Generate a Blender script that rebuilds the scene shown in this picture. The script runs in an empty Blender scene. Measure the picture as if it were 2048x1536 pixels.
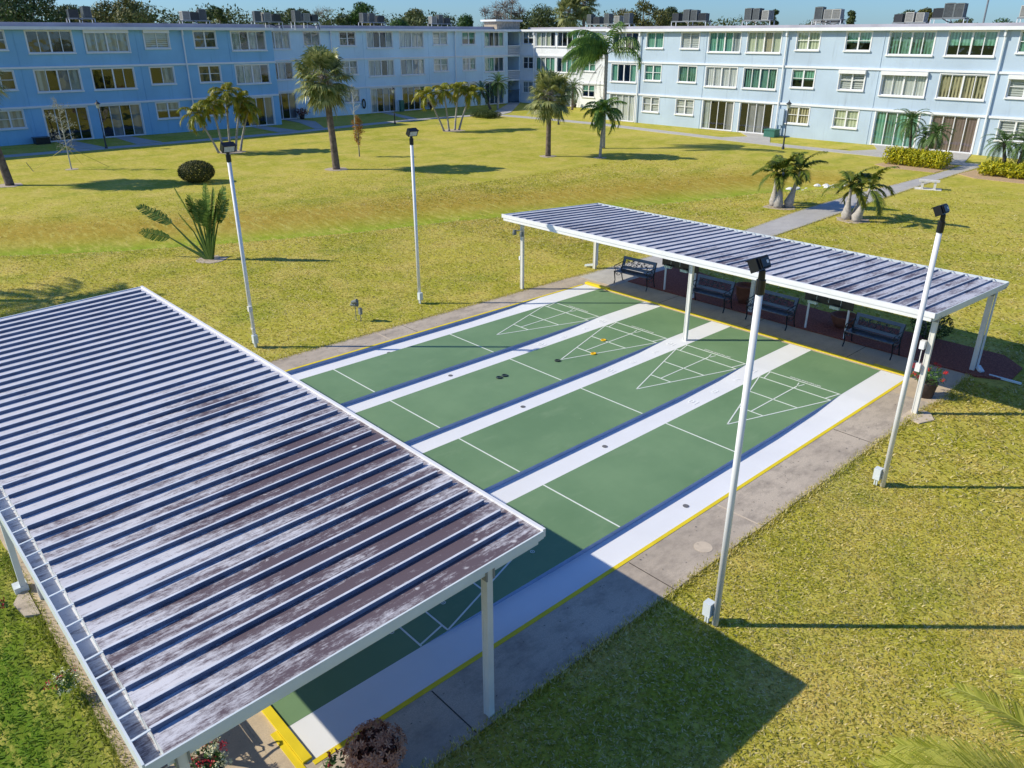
import bpy, math, random
import numpy as np
from mathutils import Vector, Matrix
sc = bpy.context.scene
R = math.radians
# ---------------------------------------------------------------- camera, sky, sun, exposure
C_ = Vector((15.993, -2.619, 7.516)); YAW = -0.827590; PIT = 0.421075; ROL = -0.000955
F = Vector((math.sin(YAW)*math.cos(PIT), math.cos(YAW)*math.cos(PIT), -math.sin(PIT)))
Rt = Vector((math.cos(YAW), -math.sin(YAW), 0)); Up = Rt.cross(F)
R2 = Rt*math.cos(ROL)+Up*math.sin(ROL); U2 = Up*math.cos(ROL)-Rt*math.sin(ROL)
cd = bpy.data.cameras.new('camera'); cam = bpy.data.objects.new('camera', cd); sc.collection.objects.link(cam)
cam.matrix_world = Matrix.Translation(C_) @ Matrix((R2, U2, -F)).transposed().to_4x4()
cd.sensor_width = 36; cd.lens = 1556.39/2048*36; cd.clip_start = 0.1; cd.clip_end = 3000
sc.camera = cam
SUN_EL = R(34.8); SUN_AZ = R(223.3)            # clockwise from +Y
w = bpy.data.worlds.new('World'); sc.world = w; w.use_nodes = True
nt = w.node_tree; bg = nt.nodes['Background']; sky = nt.nodes.new('ShaderNodeTexSky')
sky.sky_type = 'NISHITA'; sky.sun_disc = False; sky.sun_elevation = SUN_EL; sky.sun_rotation = SUN_AZ
sky.air_density = 1.0; sky.dust_density = 0.35; sky.ozone_density = 2.2
hs = nt.nodes.new('ShaderNodeHueSaturation'); hs.inputs['Saturation'].default_value = 1.0
tint = nt.nodes.new('ShaderNodeMix'); tint.data_type = 'RGBA'; tint.blend_type = 'MULTIPLY'; tint.inputs[0].default_value = 1; tint.inputs[7].default_value = (.60, .97, 1.56, 1)
nt.links.new(sky.outputs[0], hs.inputs['Color']); nt.links.new(hs.outputs[0], tint.inputs[6]); nt.links.new(tint.outputs[2], bg.inputs[0]); bg.inputs[1].default_value = 0.096
sd = bpy.data.lights.new('sun', 'SUN'); so = bpy.data.objects.new('sun', sd); sc.collection.objects.link(so)
sd.energy = 4.95; sd.angle = R(0.5); sd.color = (1.0, 0.92, 0.74)
tosun = Vector((math.sin(SUN_AZ)*math.cos(SUN_EL), math.cos(SUN_AZ)*math.cos(SUN_EL), math.sin(SUN_EL)))
so.rotation_euler = tosun.to_track_quat('Z', 'Y').to_euler()
sc.view_settings.view_transform = 'Standard'; sc.view_settings.look = 'None'; sc.view_settings.exposure = 0.0
sc.view_settings.gamma = 1
sc.cycles.max_bounces = 6; sc.cycles.transparent_max_bounces = 12
rnd = random.Random(7); rng = np.random.default_rng(5)
# ---------------------------------------------------------------- helpers
class MB:
    def __init__(s): s.v = []; s.f = []
    def quad(s, a, b, c, d):
        n = len(s.v); s.v += [a, b, c, d]; s.f.append((n, n+1, n+2, n+3))
    def tri(s, a, b, c):
        n = len(s.v); s.v += [a, b, c]; s.f.append((n, n+1, n+2))
    def box(s, x0, y0, z0, x1, y1, z1):
        n = len(s.v)
        s.v += [(x0,y0,z0),(x1,y0,z0),(x1,y1,z0),(x0,y1,z0),(x0,y0,z1),(x1,y0,z1),(x1,y1,z1),(x0,y1,z1)]
        for q in ((0,3,2,1),(4,5,6,7),(0,1,5,4),(1,2,6,5),(2,3,7,6),(3,0,4,7)): s.f.append(tuple(n+i for i in q))
    def obox(s, c, ax, ay, az):      # centre, half axes
        c, ax, ay, az = map(Vector, (c, ax, ay, az)); n = len(s.v)
        for k in (-1, 1):
            for i, j in ((-1,-1),(1,-1),(1,1),(-1,1)): s.v.append(tuple(c+ax*i+ay*j+az*k))
        for q in ((0,3,2,1),(4,5,6,7),(0,1,5,4),(1,2,6,5),(2,3,7,6),(3,0,4,7)): s.f.append(tuple(n+i for i in q))
    def beam(s, a, b, w, h):
        a, b = Vector(a), Vector(b); d = b-a; L = d.length; d /= L
        u = Vector((0,0,1)) if abs(d.z) < .9 else Vector((1,0,0))
        r = d.cross(u).normalized(); u = r.cross(d)
        s.obox((a+b)/2, d*L/2, r*w/2, u*h/2)
    def tube(s, pts, rad, n=8, cap=True):
        pts = [Vector(p) for p in pts]
        if not hasattr(rad, '__len__'): rad = [rad]*len(pts)
        base = len(s.v); r0 = None
        for i, p in enumerate(pts):
            d = (pts[min(i+1, len(pts)-1)]-pts[max(i-1, 0)]).normalized()
            if r0 is None: r0 = d.cross(Vector((0,0,1)) if abs(d.z) < .9 else Vector((1,0,0))).normalized()
            r0 = (r0-d*r0.dot(d)).normalized(); u = d.cross(r0)
            for k in range(n):
                a = 2*math.pi*k/n; s.v.append(tuple(p+(r0*math.cos(a)+u*math.sin(a))*rad[i]))
        for i in range(len(pts)-1):
            for k in range(n):
                a = base+i*n+k; b = base+i*n+(k+1) % n; s.f.append((a, b, b+n, a+n))
        if cap:
            s.f.append(tuple(base+k for k in range(n))[::-1]); s.f.append(tuple(base+(len(pts)-1)*n+k for k in range(n)))
    def lathe(s, c, prof, n=16):
        base = len(s.v)
        for r, z in prof:
            for k in range(n):
                a = 2*math.pi*k/n; s.v.append((c[0]+r*math.cos(a), c[1]+r*math.sin(a), c[2]+z))
        for i in range(len(prof)-1):
            for k in range(n):
                a = base+i*n+k; b = base+i*n+(k+1) % n; s.f.append((a, b, b+n, a+n))
    def poly(s, pts, z0, z1):
        n = len(s.v); m = len(pts)
        s.v += [(p[0], p[1], z0) for p in pts]+[(p[0], p[1], z1) for p in pts]
        s.f.append(tuple(range(n+m, n+2*m))); s.f.append(tuple(range(n, n+m))[::-1])
        for i in range(m): j = (i+1) % m; s.f.append((n+i, n+j, n+m+j, n+m+i))
    def strip(s, L_, R__, z0, z1):
        for i in range(len(L_)-1):
            s.poly([L_[i], L_[i+1], R__[i+1], R__[i]], z0, z1)
    def ring(s, c, r0, r1, z0, z1, n=20):
        s.lathe((c[0], c[1], 0), [(r0, z0), (r1, z0), (r1, z1), (r0, z1), (r0, z0)], n)
def link(o, parent=None):
    sc.collection.objects.link(o)
    if parent: o.parent = parent
    return o
WL = {}
def wloc(o):
    p = Vector((0,0,0))
    while o: p += o.location; o = o.parent
    return p
def build(mb, name, m, parent=None, smooth=False, local=False, **kw):
    off = Vector((0,0,0)) if (parent is None or local) else wloc(parent)
    me = bpy.data.meshes.new(name)
    vs = mb.v if off.length == 0 else [(v[0]-off.x, v[1]-off.y, v[2]-off.z) for v in mb.v]
    me.from_pydata([tuple(v) for v in vs], [], mb.f); me.materials.append(m)
    if smooth: me.polygons.foreach_set('use_smooth', [True]*len(me.polygons))
    o = link(bpy.data.objects.new(name, me), parent)
    if kw: tag(o, **kw)
    return o
def tag(o, label=None, cat=None, group=None, kind=None):
    if label: o['label'] = label
    if cat: o['category'] = cat
    if group: o['group'] = group
    if kind: o['kind'] = kind
    return o
def thing(name, label, cat, loc=(0,0,0), group=None, rz=0):
    o = bpy.data.objects.new(name, None); link(o); o.location = loc; o.rotation_euler = (0,0,rz); o.empty_display_size = .1
    return tag(o, label, cat, group)
def copy_tree(o, parent=None):
    c = o.copy(); link(c); c.parent = parent
    for ch in [x for x in o.children]: copy_tree(ch, c)
    return c
def place(o, loc, rz=0, label=None, scale=None):
    o.location = loc; o.rotation_euler = (0,0,rz)
    if scale: o.scale = (scale,)*3
    if label: o['label'] = label
    return o
def struct(mb, name, m, parent=None, **k): return build(mb, name, m, parent, kind='structure', **k) if not parent else build(mb, name, m, parent, **k)
# ---------------------------------------------------------------- materials
def newmat(name):
    m = bpy.data.materials.new(name); m.use_nodes = True; t = m.node_tree
    return m, t, t.nodes['Principled BSDF']
def nd(t, k, **kw):
    n = t.nodes.new(k)
    for a, b in kw.items():
        if hasattr(n, a): setattr(n, a, b)
        else: n.inputs[a].default_value = b
    return n
def mixc(t, fac, a, b, mode='MIX'):
    n = t.nodes.new('ShaderNodeMix'); n.data_type = 'RGBA'; n.blend_type = mode
    for sock, v in ((n.inputs[0], fac), (n.inputs[6], a), (n.inputs[7], b)):
        if isinstance(v, bpy.types.NodeSocket): t.links.new(v, sock)
        elif isinstance(v, (int, float)): sock.default_value = v
        else: sock.default_value = (*v, 1)
    return n.outputs[2]
def ramp(t, src, p0, p1, c0=(0,0,0), c1=(1,1,1)):
    n = t.nodes.new('ShaderNodeValToRGB'); e = n.color_ramp.elements
    e[0].position = p0; e[1].position = p1; e[0].color = (*c0, 1); e[1].color = (*c1, 1)
    t.links.new(src, n.inputs[0]); return n.outputs[0]
def noise(t, vec, scale, detail=4, rough=.55, stretch=None):
    n = nd(t, 'ShaderNodeTexNoise'); n.inputs['Scale'].default_value = scale; n.inputs['Detail'].default_value = detail
    n.inputs['Roughness'].default_value = rough
    if stretch:
        mp = nd(t, 'ShaderNodeMapping'); mp.inputs['Scale'].default_value = stretch; t.links.new(vec, mp.inputs['Vector']); vec = mp.outputs[0]
    t.links.new(vec, n.inputs['Vector']); return n.outputs['Fac']
def wpos(t): return nd(t, 'ShaderNodeNewGeometry').outputs['Position']
def bump(t, b, h, strength, dist=.02):
    n = nd(t, 'ShaderNodeBump'); n.inputs['Strength'].default_value = strength; n.inputs['Distance'].default_value = dist
    t.links.new(h, n.inputs['Height']); t.links.new(n.outputs[0], b.inputs['Normal'])
def flat(name, col, rough=.6, var=.12, scale=6, metal=0, bmp=0, spec=.4):
    m, t, b = newmat(name); p = wpos(t); f = noise(t, p, scale, 5)
    c = mixc(t, ramp(t, f, .3, .7), tuple(x*(1-var) for x in col), tuple(min(1, x*(1+var)) for x in col))
    t.links.new(c, b.inputs['Base Color']); b.inputs['Roughness'].default_value = rough; b.inputs['Metallic'].default_value = metal
    b.inputs['Specular IOR Level'].default_value = spec
    if bmp: bump(t, b, noise(t, p, scale*8, 3), bmp, .01)
    return m
def leafmat(name, a, b_, rough=.5, trans=.25, yellow=None):
    m, t, b = newmat(name); g = nd(t, 'ShaderNodeNewGeometry')
    c = mixc(t, g.outputs['Random Per Island'], a, b_)
    if yellow: c = mixc(t, ramp(t, noise(t, g.outputs['Position'], 1.7, 3), .5, .68), c, yellow)
    t.links.new(c, b.inputs['Base Color']); b.inputs['Roughness'].default_value = rough; b.inputs['Specular IOR Level'].default_value = .3
    tr = nd(t, 'ShaderNodeBsdfTranslucent'); t.links.new(c, tr.inputs[0]); mx = nd(t, 'ShaderNodeMixShader'); mx.inputs[0].default_value = trans
    t.links.new(b.outputs[0], mx.inputs[1]); t.links.new(tr.outputs[0], mx.inputs[2]); t.links.new(mx.outputs[0], t.nodes['Material Output'].inputs[0])
    return m
M = {}
M['patch'] = flat('patch_concrete', (.60,.50,.38), .9, .1, 8)
M['white'] = flat('white_paint', (.80,.80,.80), .45, .04, 3)
def stucco(name, col):
    m, t, b = newmat(name); p = wpos(t)
    c = mixc(t, ramp(t, noise(t, p, .35, 4), .35, .65), tuple(x*.93 for x in col), tuple(min(1, x*1.06) for x in col))
    c = mixc(t, ramp(t, noise(t, p, 1.0, 7, .7, (3.5, 3.5, .28)), .56, .78), c, tuple(x*.78 for x in col))
    t.links.new(c, b.inputs['Base Color']); b.inputs['Roughness'].default_value = .88; bump(t, b, noise(t, p, 9, 5), .3, .01); return m
M['stucco_blue_shade'] = stucco('shade_deepened_blue_stucco', (.27,.53,.76))  # blue paint, deepened so the colour carries the wing's shade
M['stucco_pale_shade'] = stucco('shade_tinted_stucco', (.60,.78,.90))  # same white paint as the corner wing, tinted with blue shade
M['stucco_white'] = stucco('white_stucco', (.80,.82,.84))
M['stucco_sky'] = stucco('light_blue_stucco', (.45,.56,.67))
M['trim'] = flat('white_trim', (.78,.80,.82), .5, .04, 2)
M['membrane'] = flat('roof_membrane', (.42,.41,.45), .8, .18, .5)
M['stone'] = flat('stone_facing', (.42,.36,.28), .9, .3, 4)
M['black'] = flat('black_metal', (.012,.013,.016), .35, .2, 20)
M['grey_metal'] = flat('grey_metal', (.25,.27,.28), .45, .15, 8, .2)
M['ac_grey'] = flat('condenser_grey', (.16,.18,.18), .5, .2, 6)
M['ac_beige'] = flat('condenser_beige', (.45,.45,.41), .55, .12, 6)
M['ac_dark'] = flat('condenser_dark', (.05,.055,.06), .5, .2, 12)
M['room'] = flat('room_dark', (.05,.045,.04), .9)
def courtmat():
    m, t, b = newmat('green_court_paint'); p = wpos(t)
    c = mixc(t, ramp(t, noise(t, p, .45, 5, .6), .35, .65), (.135,.245,.118), (.18,.30,.15))
    c = mixc(t, ramp(t, noise(t, p, 2.2, 7, .7, (1,.35,1)), .55, .8), c, (.20,.31,.165))
    c = mixc(t, ramp(t, noise(t, p, 9, 4, .7), .70, .76), c, (.40,.46,.36))
    t.links.new(c, b.inputs['Base Color']); b.inputs['Roughness'].default_value = .7; return m
M['gpaint'] = courtmat()
M['yellow'] = flat('yellow_paint', (.80,.62,.02), .6, .08, 3)
M['line'] = flat('line_paint', (.78,.82,.76), .6, .04, 9)
M['ghost'] = flat('number_paint', (.95,.96,.96), .5, .01, 9)
M['hole'] = flat('drain_grey', (.16,.16,.17), .7, .2, 30)
M['joint'] = flat('joint_dark', (.07,.06,.05), .9, .2, 20)
M['jointlight'] = flat('joint_pale', (.62,.57,.50), .9, .1, 20)
M['terra'] = flat('terracotta', (.22,.085,.05), .8, .15, 10)
M['potbrown'] = flat('brown_pot', (.055,.04,.038), .6, .15, 10)
M['trunk'] = flat('palm_trunk_bark', (.16,.125,.10), .9, .45, 5, bmp=.6)
M['trunkpale'] = flat('pale_trunk_bark', (.36,.34,.31), .85, .3, 9, bmp=.4)
M['bottle'] = flat('bottle_trunk_bark', (.42,.39,.36), .8, .25, 12, bmp=.4)
M['wood'] = flat('grey_wood', (.25,.22,.19), .9, .3, 6)
M['rope'] = flat('yellow_rope', (.55,.48,.12), .8)
M['concrete'] = flat('bench_concrete', (.68,.66,.62), .9, .1, 6)
M['rock'] = flat('white_rock', (.72,.72,.70), .9, .15, 4)
M['sand'] = flat('sand_ring', (.48,.40,.31), .95, .22, 9, bmp=.5)
M['tanmulch'] = flat('tan_mulch', (.50,.35,.20), .95, .3, 14, bmp=.6)
M['lens'] = flat('lamp_lens', (.45,.48,.46), .15, .15, 20)
M['redflower'] = flat('red_petals', (.62,.02,.02), .6, .2, 30)
M['crimson'] = flat('crimson_petals', (.45,.01,.03), .6, .2, 30)
M['whiteflower'] = flat('cream_petals', (.68,.70,.45), .6, .25, 40)
M['discyellow'] = flat('yellow_disc', (.85,.50,.01), .3, .05, 9)
M['discblack'] = flat('black_disc', (.03,.045,.035), .3, .1, 9)
M['boxgreen'] = flat('green_box_paint', (.04,.16,.12), .5, .15, 6)
M['slat'] = flat('blue_black_slat', (.035,.05,.085), .28, .2, 7, spec=.8)
M['mint'] = flat('pale_mint_plastic', (.55,.66,.60), .5)
M['silver'] = flat('silver_foliage_twig', (.50,.50,.46), .8, .2, 9)
M['ribwhite'] = flat('rib_aluminium', (.66,.68,.72), .42, .14, 5); M['ribshade'] = flat('rib_side_shade', (.13,.16,.23), .5, .25, 4)  # side colour carries the ribs' shade; caps keep the plain aluminium tone
M['fascia'] = flat('fascia_aluminium', (.68,.74,.76), .4, .06, 3)
M['post'] = flat('post_aluminium', (.72,.71,.66), .45, .06, 3)
M['leaf_sabal'] = leafmat('sabal_leaf', (.12,.17,.04), (.48,.48,.20), .42)
M['leaf_queen'] = leafmat('queen_leaf', (.06,.15,.03), (.20,.32,.06), .45)
M['leaf_bottle'] = leafmat('bottle_leaf', (.05,.12,.015), (.24,.27,.04), .42, yellow=(.30,.27,.03))
M['leaf_areca'] = leafmat('areca_leaf', (.12,.18,.02), (.42,.40,.04), .45, yellow=(.42,.32,.02))
M['leaf_trav'] = leafmat('traveller_leaf', (.06,.13,.02), (.17,.26,.06), .3)
M['leaf_date'] = leafmat('date_leaf', (.05,.12,.03), (.16,.25,.07), .45)
M['leaf_front'] = leafmat('front_leaf', (.22,.26,.02), (.60,.60,.12), .4, .4)
M['leaf_hedge'] = leafmat('golden_leaf', (.16,.22,.01), (.75,.66,.03), .5, .3)
M['leaf_oak'] = leafmat('oak_leaf', (.03,.055,.015), (.11,.14,.04), .6, .15)
M['leaf_olive'] = leafmat('olive_leaf', (.06,.075,.02), (.20,.19,.05), .6, .15)
M['leaf_round'] = leafmat('round_leaf', (.02,.06,.015), (.08,.16,.035), .6, .15)
M['leaf_bush'] = leafmat('bush_leaf', (.03,.042,.008), (.105,.11,.025), .6, .15)
M['leaf_low'] = leafmat('low_leaf', (.03,.06,.012), (.10,.14,.03), .6, .2)
M['leaf_ger'] = leafmat('geranium_leaf', (.03,.09,.02), (.12,.22,.06), .5, .25)
M['leaf_orange'] = leafmat('orange_leaf', (.45,.15,.03), (.30,.22,.04), .6, .3)
M['leaf_brown'] = leafmat('brown_leaf', (.11,.03,.018), (.26,.10,.06), .5, .1)
M['leaf_star'] = leafmat('rosette_leaf', (.42,.17,.09), (.68,.36,.22), .5, .15)
M['leaf_silver'] = leafmat('silver_leaf', (.22,.24,.20), (.42,.43,.38), .6, .2)
M['leaf_bare'] = leafmat('bare_twig', (.10,.07,.06), (.20,.15,.12), .8, .1)
def glassmat():
    m, t, b = newmat('window_glass'); t.nodes.remove(b)
    tr = nd(t, 'ShaderNodeBsdfTransparent'); tr.inputs[0].default_value = (.86,.90,.88,1)
    gl = nd(t, 'ShaderNodeBsdfGlossy'); gl.inputs['Roughness'].default_value = .03; gl.inputs[0].default_value = (.9,.95,1,1)
    lw = nd(t, 'ShaderNodeLayerWeight'); lw.inputs[0].default_value = .5; pw = nd(t, 'ShaderNodeMath', operation='POWER'); t.links.new(lw.outputs['Facing'], pw.inputs[0]); pw.inputs[1].default_value = 3.0
    fr = nd(t, 'ShaderNodeMath', operation='MULTIPLY_ADD'); t.links.new(pw.outputs[0], fr.inputs[0]); fr.inputs[1].default_value = .75; fr.inputs[2].default_value = .10
    bp = nd(t, 'ShaderNodeBump'); bp.inputs['Strength'].default_value = .12; bp.inputs['Distance'].default_value = .05
    t.links.new(noise(t, wpos(t), 1.6, 1), bp.inputs['Height'])
    t.links.new(bp.outputs[0], gl.inputs['Normal'])
    mx = nd(t, 'ShaderNodeMixShader'); t.links.new(fr.outputs[0], mx.inputs[0]); t.links.new(tr.outputs[0], mx.inputs[1]); t.links.new(gl.outputs[0], mx.inputs[2])
    t.links.new(mx.outputs[0], t.nodes['Material Output'].inputs[0]); return m
M['glass'] = glassmat()
def blindmat(name, a, b_, freq=9, contrast=(.35,.65), vert=True):
    m, t, b = newmat(name); p = wpos(t); sx = nd(t, 'ShaderNodeSeparateXYZ'); t.links.new(p, sx.inputs[0])
    ad = nd(t, 'ShaderNodeMath', operation='ADD'); 
    if vert: t.links.new(sx.outputs[0], ad.inputs[0]); t.links.new(sx.outputs[1], ad.inputs[1])
    else: t.links.new(sx.outputs[2], ad.inputs[0]); ad.inputs[1].default_value = 0
    mu = nd(t, 'ShaderNodeMath', operation='MULTIPLY'); t.links.new(ad.outputs[0], mu.inputs[0]); mu.inputs[1].default_value = freq
    fr = nd(t, 'ShaderNodeMath', operation='PINGPONG'); t.links.new(mu.outputs[0], fr.inputs[0]); fr.inputs[1].default_value = 1
    c = mixc(t, ramp(t, fr.outputs[0], *contrast), a, b_)
    c = mixc(t, ramp(t, noise(t, p, .9, 2), .45, .62), c, tuple(x*.75 for x in b_))
    t.links.new(c, b.inputs['Base Color']); b.inputs['Roughness'].default_value = .7
    return m
B = {'g': blindmat('green_blind', (.05,.20,.13), (.22,.50,.36)), 'G': blindmat('dark_green_blind', (.01,.03,.02), (.16,.36,.25)),
     'w': blindmat('white_blind', (.45,.45,.45), (.78,.78,.76), 10), 'p': blindmat('pale_curtain', (.24,.26,.26), (.50,.53,.52), 4),
     't': blindmat('tan_blind', (.06,.045,.02), (.58,.50,.30)), 'r': blindmat('mauve_blind', (.13,.08,.08), (.26,.17,.17), 10),
     'd': blindmat('dark_curtain', (.02,.018,.018), (.075,.06,.06), 3), 'b': blindmat('slatted_blind', (.25,.25,.24), (.70,.70,.68), 14, vert=False),
     'y': blindmat('cream_blind', (.42,.45,.30), (.70,.72,.52), 8), 's': blindmat('screen_grey', (.22,.21,.23), (.30,.29,.31), 3)}
def roofmat(name, x0, x1, dark, y0, y1, off):
    m, t, b = newmat(name); p = wpos(t); sx = nd(t, 'ShaderNodeSeparateXYZ'); t.links.new(p, sx.inputs[0])
    base = mixc(t, noise(t, p, 2, 4), (.50,.49,.52), (.80,.79,.82))
    streak = noise(t, p, 1.0, 9, .68, (7.0, 1.0, 1)); fleck = noise(t, p, 13, 9, .82, (1.6, .8, 1))
    fine = noise(t, p, 1.0, 6, .65, (50, 5, 1))
    big = noise(t, p, .42, 3, .5, (1.1, .8, 1))
    mr = nd(t, 'ShaderNodeMapRange'); t.links.new(sx.outputs[0], mr.inputs[0]); mr.inputs[1].default_value = x0; mr.inputs[2].default_value = x1
    mr.inputs[3].default_value = .0; mr.inputs[4].default_value = 1.0; mr.clamp = True
    def madd(a, k, b2):
        n = nd(t, 'ShaderNodeMath', operation='MULTIPLY_ADD'); t.links.new(a, n.inputs[0]); n.inputs[1].default_value = k
        if isinstance(b2, (int, float)): n.inputs[2].default_value = b2
        else: t.links.new(b2, n.inputs[2])
        return n.outputs[0]
    my = nd(t, 'ShaderNodeMapRange'); t.links.new(sx.outputs[1], my.inputs[0]); my.inputs[1].default_value = y0; my.inputs[2].default_value = y1
    my.inputs[3].default_value = 0; my.inputs[4].default_value = .14; my.clamp = True
    ys = nd(t, 'ShaderNodeMath', operation='MULTIPLY'); t.links.new(my.outputs[0], ys.inputs[0]); t.links.new(mr.outputs[0], ys.inputs[1])
    s = madd(streak, 1.7, madd(big, 1.7, madd(fine, .8, madd(fleck, 1.5, madd(mr.outputs[0], dark, madd(ys.outputs[0], 1.0, off-2.85))))))
    f = ramp(t, s, .32, .78)
    c = mixc(t, f, base, (.13,.095,.105))
    vo = nd(t, 'ShaderNodeTexVoronoi'); vo.inputs['Scale'].default_value = 3.2
    mp = nd(t, 'ShaderNodeMapping'); mp.inputs['Scale'].default_value = (1.4,.8,1); t.links.new(p, mp.inputs[0]); t.links.new(mp.outputs[0], vo.inputs['Vector'])
    sp = ramp(t, vo.outputs['Distance'], .05, .13, (1,1,1), (0,0,0))
    sp2 = mixc(t, ramp(t, noise(t, p, 9, 3), .42, .50), (0,0,0), sp)
    c = mixc(t, sp2, c, (.62,.60,.60))
    t.links.new(c, b.inputs['Base Color']); b.inputs['Roughness'].default_value = .5
    bump(t, b, fine, .15, .01)
    return m
M['roof_near'] = roofmat('weathered_roof', 1.5, 9.5, .56, -1.2, 1.6, .05)
M['roof_far'] = roofmat('weathered_roof_far', -5, 14, .30, 13, 14, .17)
def concmat(name, a, b_, stain):
    m, t, b = newmat(name); p = wpos(t)
    c = mixc(t, ramp(t, noise(t, p, .55, 5), .38, .62), a, b_)
    c = mixc(t, ramp(t, noise(t, p, 2.6, 9, .78, (1.2,.6,1)), .46, .66), c, stain)
    c = mixc(t, ramp(t, noise(t, p, 60, 3), .3, .75), c, tuple(x*.8 for x in a))
    t.links.new(c, b.inputs['Base Color']); b.inputs['Roughness'].default_value = .85; bump(t, b, noise(t, p, 60, 4), .2, .005)
    return m
M['pave'] = concmat('beige_concrete', (.60,.48,.34), (.70,.57,.41), (.42,.34,.25))
M['pave_old'] = concmat('stained_concrete', (.50,.42,.33), (.66,.56,.44), (.24,.20,.165))
M['path'] = concmat('pale_path_concrete', (.50,.48,.45), (.60,.57,.52), (.40,.38,.35))
M['gutterwhite'] = flat('white_court_paint', (.80,.81,.83), .7, .03, 1.2)
M['gutshade'] = flat('shaded_court_edge', (.30,.38,.52), .7, .1, 3)  # white step faces darkened to blue, their shade painted in
def mulchmat():
    m, t, b = newmat('red_mulch'); p = wpos(t); n = noise(t, p, 26, 6, .7)
    t.links.new(ramp(t, n, .35, .7, (.14,.03,.025), (.50,.16,.10)), b.inputs['Base Color']); b.inputs['Roughness'].default_value = .95
    bump(t, b, n, 1.0, .06); return m
M['mulch'] = mulchmat()
def lushmask(t, sy):           # watered strip behind the near shelter
    a = nd(t, 'ShaderNodeMapRange'); t.links.new(sy.outputs[1], a.inputs[0]); a.inputs[1].default_value = -.8; a.inputs[2].default_value = -2.2; a.inputs[3].default_value = 0; a.inputs[4].default_value = 1.0
    b = nd(t, 'ShaderNodeMapRange'); t.links.new(sy.outputs[0], b.inputs[0]); b.inputs[1].default_value = 10.2; b.inputs[2].default_value = 9; b.inputs[3].default_value = 0; b.inputs[4].default_value = 1
    n = nd(t, 'ShaderNodeMath', operation='MULTIPLY'); t.links.new(a.outputs[0], n.inputs[0]); t.links.new(b.outputs[0], n.inputs[1]); return n.outputs[0]
def grasscol(t, p, rnd_=None):
    a = ramp(t, noise(t, p, .16, 5, .6), .40, .62)
    c = mixc(t, a, (.46,.45,.045), (.64,.56,.09))
    c = mixc(t, ramp(t, noise(t, p, .65, 5, .6), .44, .70), c, (.72,.58,.16))
    c = mixc(t, ramp(t, noise(t, p, .33, 4, .6, (1.3,.8,1)), .54, .70), c, (.36,.40,.04))
    sy = nd(t, 'ShaderNodeSeparateXYZ'); t.links.new(p, sy.inputs[0])
    c = mixc(t, ramp(t, sy.outputs[1], 0.0, 1.0) if False else lushmask(t, sy), c, (.13,.25,.02))
    return c
def lawnmat():
    m, t, b = newmat('lawn'); p = wpos(t); c = grasscol(t, p)
    at = nd(t, 'ShaderNodeAttribute'); at.attribute_name = 'wet'
    sp = nd(t, 'ShaderNodeSeparateColor'); t.links.new(at.outputs['Color'], sp.inputs[0])
    c = mixc(t, sp.outputs[1], c, (.50,.33,.05))       # dry bank
    c = mixc(t, sp.outputs[0], c, (.24,.42,.012))       # lush ditch
    n1 = noise(t, p, 3.5, 8, .85); n2 = noise(t, p, 20, 5, .8)
    c = mixc(t, ramp(t, n1, .40, .56), mixc(t, .34, c, (.14,.14,.01)), c)
    c = mixc(t, ramp(t, n2, .38, .58), mixc(t, .28, c, (.14,.13,.02)), c)
    t.links.new(c, b.inputs['Base Color']); b.inputs['Roughness'].default_value = .9; b.inputs['Specular IOR Level'].default_value = .1
    n3 = noise(t, p, 1.0, 7, .75, (1.4, 5.0, 1)); n4 = noise(t, p, 9, 6, .9)
    c2 = mixc(t, ramp(t, n3, .50, .66), c, (.58,.51,.12)); c2 = mixc(t, ramp(t, n4, .36, .47), mixc(t, .45, c2, (.13,.14,.015)), c2)
    t.links.new(c2, b.inputs['Base Color'])
    ad = nd(t, 'ShaderNodeMath', operation='ADD'); t.links.new(n1, ad.inputs[0]); t.links.new(n2, ad.inputs[1])
    bump(t, b, ad.outputs[0], .45, .03); return m
M['lawn'] = lawnmat()
def blademat():
    m, t, b = newmat('grass_blade'); g = nd(t, 'ShaderNodeNewGeometry'); p = g.outputs['Position']; c = grasscol(t, p)
    rn = g.outputs['Random Per Island']
    sy = nd(t, 'ShaderNodeSeparateXYZ'); t.links.new(p, sy.inputs[0]); inv = nd(t, 'ShaderNodeMath', operation='SUBTRACT'); inv.inputs[0].default_value = 1.0; t.links.new(lushmask(t, sy), inv.inputs[1])
    hi = nd(t, 'ShaderNodeMath', operation='MULTIPLY'); t.links.new(ramp(t, rn, .55, .95), hi.inputs[0]); t.links.new(inv.outputs[0], hi.inputs[1])
    c = mixc(t, hi.outputs[0], c, (.95,.84,.46)); c = mixc(t, ramp(t, rn, .0, .20, (1,1,1), (0,0,0)), c, (.24,.27,.035))
    t.links.new(c, b.inputs['Base Color']); b.inputs['Roughness'].default_value = .6; b.inputs['Specular IOR Level'].default_value = .2
    tr = nd(t, 'ShaderNodeBsdfTranslucent'); t.links.new(c, tr.inputs[0]); mx = nd(t, 'ShaderNodeMixShader'); mx.inputs[0].default_value = .45
    t.links.new(b.outputs[0], mx.inputs[1]); t.links.new(tr.outputs[0], mx.inputs[2]); t.links.new(mx.outputs[0], t.nodes['Material Output'].inputs[0]); return m
M['blade'] = blademat()
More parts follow.
